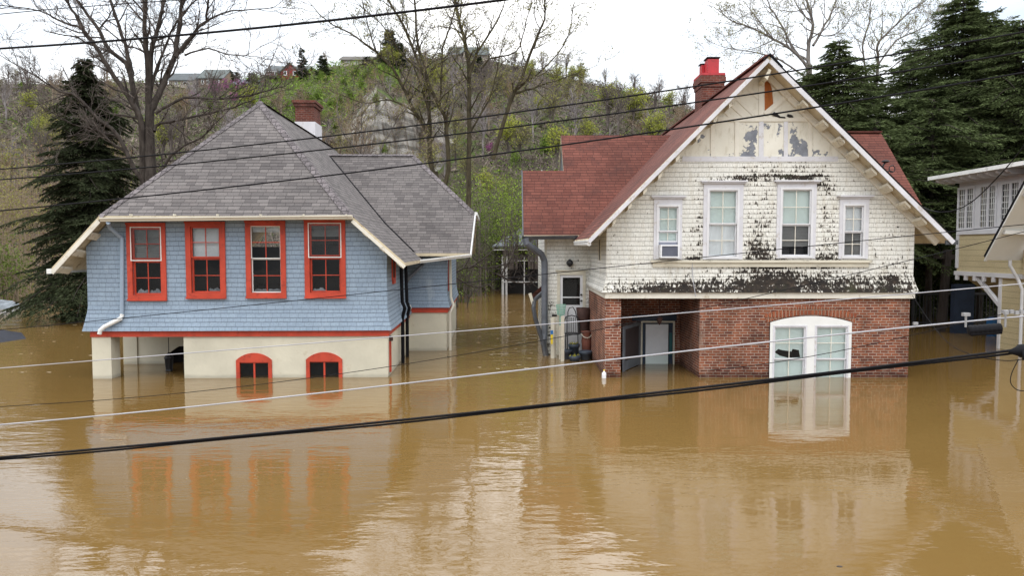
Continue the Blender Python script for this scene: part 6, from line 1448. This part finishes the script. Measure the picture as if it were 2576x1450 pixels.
# --- evergreens
conifer('spruce', 'dark drooping spruce standing in the water left of the blue house', 213, 146, 38, 3.5, M['needle'], 1.55, .40, 0.3, .60, seed=4, dens=1.4, ragged=.30)
EV = [(2112, 104, 37, 3.6, 21), (2425, -10, 40, 5.4, 22), (2572, 50, 37, 4.8, 23), (2300, 112, 44, 4.2, 24), (2040, 185, 42, 3.2, 25), (2205, 300, 34, 3.2, 26), (2350, 250, 35, 3.6, 27), (2480, 300, 37, 3.8, 28), (2190, 190, 43, 3.4, 29), (2490, 40, 43, 4.2, 30)]
LB = ['hemlock directly right of the peeling gable, its tip above the roof edge', 'tallest dark hemlock near the right edge, its tip leaving the photo', 'hemlock cut by the right edge above the sun porch', 'slim hemlock set between the two tallest ones', 'hemlock just behind the right slope of the red gable',
      'low hemlock filling the gap over the right wing of the red roof', 'low hemlock left of the sun porch roof', 'low hemlock directly behind the sun porch roof',
      'mid-height hemlock filling the notch between the first two tips', 'hemlock pressed between the tallest one and the right edge']
for (px, py, Y, rm, sd), lb in zip(EV, LB):
    conifer('hemlock', lb, px, py, Y, rm, M['needle_olive'], 1.5, .28, 3.6 if Y < 38 else .5, .50, seed=sd, dens=1.1, ragged=.45, group='hemlocks behind the houses at the right')

# --- thicket in the gap between the houses and along the left shore
TH = [(1190, 62, 3.0, 9, 'leaf_mid', 'tangled shrub with few leaves at the left side of the gap'), (1255, 66, 3.2, 11, 'leaf_bright', 'bright green shrub left of the red wing roof, largest in the gap'), (1330, 64, 3.0, 9.5, 'leaf_bright', 'fresh green shrub above the flooded garage'), (1395, 67, 3.2, 11.5, 'leaf_bright', 'fresh green shrub touching the upper step of the red wing roof'),
      (1290, 76, 3.5, 14, 'leaf_mid', 'tall mid green thicket behind the flooded garage'), (1450, 78, 4, 15, 'leaf_mid', 'olive thicket rising behind the red wing roof'), (1150, 74, 3.5, 12, 'leaf_mid', 'brushy thicket over the hip of the side wing'), (1160, 50, 1.6, 4.2, 'leaf_mid', 'low green shrub overhanging the water right of the blue house')]
for i, (px, Y, w_, h_, mt, lb) in enumerate(TH): shrub('thicket_shrub', lb, px, Y, w_, h_, M[mt], 46, 6800 if h_ > 5 else 1000, .15, M['twig'], 'shrubs in the gap between the houses', max(-.5, terr(px, Y)), 50 + i)
LS = [(30, 56, 4, 12, 'bud_olive', 'olive budding shrub at the left edge'), (110, 66, 4, 14, 'bud_brown', 'brown twiggy thicket left of the spruce'), (-20, 70, 5, 16, 'bud_olive', 'tall olive thicket cut by the left edge'), (180, 76, 4, 14, 'bud_brown', 'brown thicket behind the spruce'), (300, 72, 4, 12, 'bud_olive', 'olive shrub behind the bare tree trunk'), (450, 74, 4, 10, 'bud_olive', 'olive shrub over the left slope of the grey roof'), (540, 78, 4, 11, 'bud_brown', 'brown thicket left of the grey roof peak'), (20, 50, 2.5, 5, 'leaf_mid', 'green shrub low over the water at the left edge')]
for i, (px, Y, w_, h_, mt, lb) in enumerate(LS): shrub('shore_shrub', lb, px, Y, w_, h_, M[mt], 44, 2600, .15, M['twig_tan'], 'shrubs along the left shore', max(-.5, terr(px, Y)), 80 + i)
MG = [(1285, 55, 1.6, 4.6, 'leaf_bright', 'leafy shrub hanging over the left end of the garage roof'), (1345, 55, 1.5, 4.8, 'leaf_bright', 'leafy shrub hiding the garage roof beside the red wing'), (1200, 56, 2.2, 8.0, 'leaf_mid', 'shrub between the garage and the blue house')]
for i, (px, Y, w_, h_, mt, lb) in enumerate(MG): shrub('thicket_shrub', lb, px, Y, w_, h_, M[mt], 26, 800, .13, M['twig'], 'shrubs in the gap between the houses', 2.4 if i < 2 else -.5, 70 + i)
# arching bare branches low over the water in the gap
wd = Wood(); o = P(1150, 700, 42)
for pts in ([(1140, 690), (1165, 676), (1210, 672), (1250, 690), (1310, 700), (1345, 680)], [(1150, 700), (1190, 722), (1230, 716), (1262, 690)], [(1180, 675), (1230, 640), (1262, 600)], [(1230, 675), (1290, 660), (1330, 640)], [(1250, 690), (1300, 712), (1350, 708)], [(1165, 676), (1190, 630), (1200, 590)], [(1262, 690), (1290, 640), (1300, 610)]):
    q = smooth_path([P(x, y, 42 + .3 * i) - o for i, (x, y) in enumerate(pts)], 3); wd.limb(q, np.linspace(.06, .015, len(q)), 5)
    for j in range(14): i = rng.integers(1, len(q)); grow(wd, [], q[i], unit(rng.normal(size=3) + np.array([0, 0, .2])), rng.uniform(.5, 1.1), .02, 2, 3, kids=(3, 4), rmin=.008)
ob = wd.build('low_branch', M['bark'], None, o); tag(ob, 'dark arching bare boughs reaching over the water in front of the garage', 'tree')

# --- woods on the hill: a few kinds, each tree an object of its own
def hill_kind(name, h, w_, n_st, twm, leafm, n_leaf, ls, seed, form='round'):
    r_ = np.random.default_rng(seed); wd, tips = Wood(), []
    global rng; keep = rng; rng = r_
    tr = [np.array([0, 0, -1.]), np.array([r_.normal() * .15, r_.normal() * .15, h * .3]), np.array([r_.normal() * .3, r_.normal() * .3, h * .62])]
    wd.limb(smooth_path(tr, 2), np.linspace(.02 * h, .011 * h, 5), 5)
    for i in range(n_st):
        a = r_.uniform(0, 6.283); u = r_.uniform(.3, 1); s = tr[0] * 0 + np.array([0, 0, h * .62 * u]); d = np.array([math.cos(a) * w_, math.sin(a) * w_, h * r_.uniform(.45, .95)])
        grow(wd, tips, s, d, h * r_.uniform(.33, .52), .010 * h, 1, 3, kids=(4, 6), up=.12, k=(5, 4, 3, 3), rmin=.022, wig=.2)
    v, f = np.concatenate(wd.v), np.concatenate(wd.f); mi = np.zeros(len(f), int)
    if n_leaf:
        t = np.array(tips); k = r_.integers(0, len(t), n_leaf); ax = r_.normal(size=(n_leaf, 3)); ax /= np.linalg.norm(ax, axis=1, keepdims=True); lv, lf = cards(t[k] + r_.normal(size=(n_leaf, 3)) * .28, ax, r_.uniform(.6, 1.4, n_leaf) * ls, .6, r_)
        f = np.concatenate([f, lf + len(v)]); v = np.concatenate([v, lv]); mi = np.concatenate([mi, np.ones(n_leaf, int)])
    rng = keep
    o = npmesh(name, v, f, [twm, leafm or twm], None, mi); return o
KINDS = [('bare_hill_tree', hill_kind('bare_hill_tree', 9, .45, 9, M['twig_grey'], None, 0, 0, 1), 'leafless grey tree in the woods on the hill', 'leafless trees on the hill'),
         ('bare_hill_tree', hill_kind('bare_hill_tree', 11, .35, 10, M['twig'], None, 0, 0, 2), 'leafless grey tree in the woods on the hill', 'leafless trees on the hill'),
         ('brown_hill_tree', hill_kind('brown_hill_tree', 8, .55, 9, M['twig_tan'], M['bud_brown'], 500, .20, 3), 'brown twiggy tree in the woods on the hill', 'brown trees on the hill'),
         ('olive_hill_tree', hill_kind('olive_hill_tree', 8, .5, 9, M['twig'], M['bud_olive'], 900, .22, 4), 'olive budding tree in the woods on the hill', 'olive trees on the hill'),
         ('yellow_hill_tree', hill_kind('yellow_hill_tree', 7, .6, 9, M['twig'], M['bud_yellow'], 1300, .24, 5), 'yellow green tree coming into leaf on the hill', 'yellow green trees on the hill'),
         ('green_hill_shrub', hill_kind('green_hill_shrub', 3.6, .8, 9, M['twig'], M['grass'], 1300, .24, 6), 'bright green shrub on the slope of the hill', 'green shrubs on the hill'),
         ('redbud', hill_kind('redbud', 4.6, .7, 9, M['twig'], M['bud_pink'], 1100, .2, 7), 'magenta flowering redbud below the hill houses', 'redbuds on the hill'),
         ('dark_cedar', None, 'dark cedar on the brow of the hill', 'dark cedars on the hill')]
used = set()
def put_hill(kind, u, Y, sc, label=None, sink=.3):
    nm, src, lb, gp = KINDS[kind]; p = ground_at(u, Y)
    if kind not in used: o = src; used.add(kind)
    else: o = src.copy(); COL.objects.link(o)
    o.location = (p.x, p.y, p.z - sink); o.rotation_euler = (0, 0, rnd.uniform(0, 6.28)); o.scale = (sc * rnd.uniform(.9, 1.15), sc * rnd.uniform(.9, 1.15), sc)
    tag(o, label or lb, 'shrub' if kind == 5 else 'tree', gp); return o
cnt = 0
def clear_of_houses(u, Y):
    for a, b, y0 in ((410, 660, 165), (655, 790, 158), (850, 950, 165), (1125, 1232, 165)):
        if a < u < b and Y > y0: return False
    return True
tries = 0
while cnt < 250 and tries < 3000:
    tries += 1
    t = rnd.random(); u = rnd.uniform(-260, 1800) if t < .93 else rnd.uniform(1800, 2700); Y = 88 + 116 * rnd.random() ** .8
    if 560 < u < 1000 and Y > 150 and rnd.random() < .85: continue           # the open green brow
    if 780 < u < 1170 and 118 < Y < 150 and rnd.random() < .7: continue           # the cliff stays in view
    if not clear_of_houses(u, Y): continue
    if Y > 165 and 250 < u < 1000 and rnd.random() < .5: continue
    k = rnd.choices([0, 1, 2, 3, 4, 5], [25, 20, 18, 26, 15, 14] if not (540 < u < 1000) else [10, 8, 18, 16, 8, 40])[0]
    sc = rnd.uniform(.65, 1.15) * (.8 if Y > 170 else 1); put_hill(k, u, Y, sc); cnt += 1
for u, Y, s in ((556, 178, 1.0), (580, 182, .9), (612, 176, .9), (540, 165, .7), (470, 168, .6), (500, 172, .8), (598, 168, .7), (545, 182, .9), (1230, 120, .5)): put_hill(6, u, Y, s)
for u, Y, s in ((1530, 150, 1.3), (1590, 150, 1.4), (1400, 170, 1.1), (1650, 140, 1.1), (980, 178, .9), (450, 110, .5), (1480, 128, .9), (1560, 118, 1.0), (1620, 112, .8), (1350, 140, .9), (1700, 130, 1.0), (1440, 186, .8), (300, 120, .7), (120, 130, .9), (40, 110, .8), (1280, 150, .7)): put_hill(4, u, Y, s)
for u in range(585, 1000, 11): put_hill(5, u, rnd.uniform(146, 186) if not 655 < u < 790 else rnd.uniform(146, 166), rnd.uniform(.5, .9))
for u in range(780, 1160, 17): put_hill(rnd.choice((2, 2, 3, 5, 0)), u, rnd.uniform(129, 140), rnd.uniform(.3, .6))
for u in range(770, 1190, 27): put_hill(rnd.choice((0, 2, 3, 3)), u, rnd.uniform(104, 117), rnd.uniform(.45, .8))
for u in range(830, 1010, 15): put_hill(rnd.choice((2, 3, 5, 3)), u, rnd.uniform(114, 120), rnd.uniform(.4, .7))
CED = [(766, 188, 8.5, 1.6, 'tall thin dark cedar right of the red brick hill house'), (818, 186, 6.0, 2.2, 'broad dark cedar left of the white ranch house'), (640, 186, 4.2, 1.9, 'small dark cedar left of the red brick hill house'), (600, 190, 4.8, 1.8, 'dark cedar beside the tan hill house'),
       (985, 182, 10, 4.2, 'big dark evergreen at the right end of the white ranch house'), (1010, 178, 7, 3.5, 'dark bushy evergreen in front of the hilltop, behind the budding tree'), (1205, 176, 5, 2.2, 'dark evergreen below the house with dormers'), (930, 186, 3.4, 1.8, 'low dark evergreen at the corner of the white ranch house')]
for i, (u, Y, h_, rm, lb) in enumerate(CED):
    p = ground_at(u, Y); py = 0
    # conifer() wants a pixel: build at the origin height, then lift to the ground
    r = conifer('dark_cedar', lb, u, 625 - (h_ - H) / Y * F, Y, rm, M['needle'], .9, .1, .4, .8, seed=60 + i, dens=.35, group='dark cedars on the hill', blade=(.4, .8)); r.location.z = p.z - .2
def brush():
    n = 110000; u = rng.uniform(-500, 2300, n); Y = 84 + 124 * rng.random(n); C = np.array([ground_at(a, b) for a, b in zip(u, Y)]); k = 4
    ok = np.array([not (840 < a < 1160 and 112 < b < 131) for a, b in zip(u, Y)]); C = C[ok]; u = u[ok]; Y = Y[ok]; n = len(C)
    C[:, 2] += rng.uniform(.0, 1.8, n); ax = rng.normal(size=(n, 3)); ax[:, 2] = np.abs(ax[:, 2]) * .9; ax /= np.linalg.norm(ax, axis=1, keepdims=True)
    v, f = cards(C, ax, rng.uniform(.4, 1.9, n), .13)
    green = ((u > 560) & (u < 1010) & (Y > 140)) | (rng.random(n) < .12); mi = green.astype(int)
    tag(npmesh('hill_brush', v, f, [M['brush'], M['grass']], None, mi), kind='stuff')
brush()

def foam():
    v, f = [], []; r_ = np.random.default_rng(9)
    for i in range(150):
        t = r_.random()
        if t < .55: p = G(r_.uniform(1090, 1390), r_.uniform(690, 930))
        elif t < .75: p = G(r_.uniform(0, 230), r_.uniform(770, 950))
        else: p = G(r_.uniform(0, 2576), r_.uniform(960, 1250))
        s = r_.uniform(.012, .05) * (1.2 if t < .75 else .2); n = 6; b = len(v)
        for k in range(n): a = k * 2 * math.pi / n; q = s * r_.uniform(.5, 1.2); v.append((p.x + q * 1.7 * math.cos(a), p.y + q * math.sin(a), .006))
        f.append(list(range(b, b + n)))
    tag(npmesh('foam_flecks', v, f, M['foam']), kind='stuff')
foam()
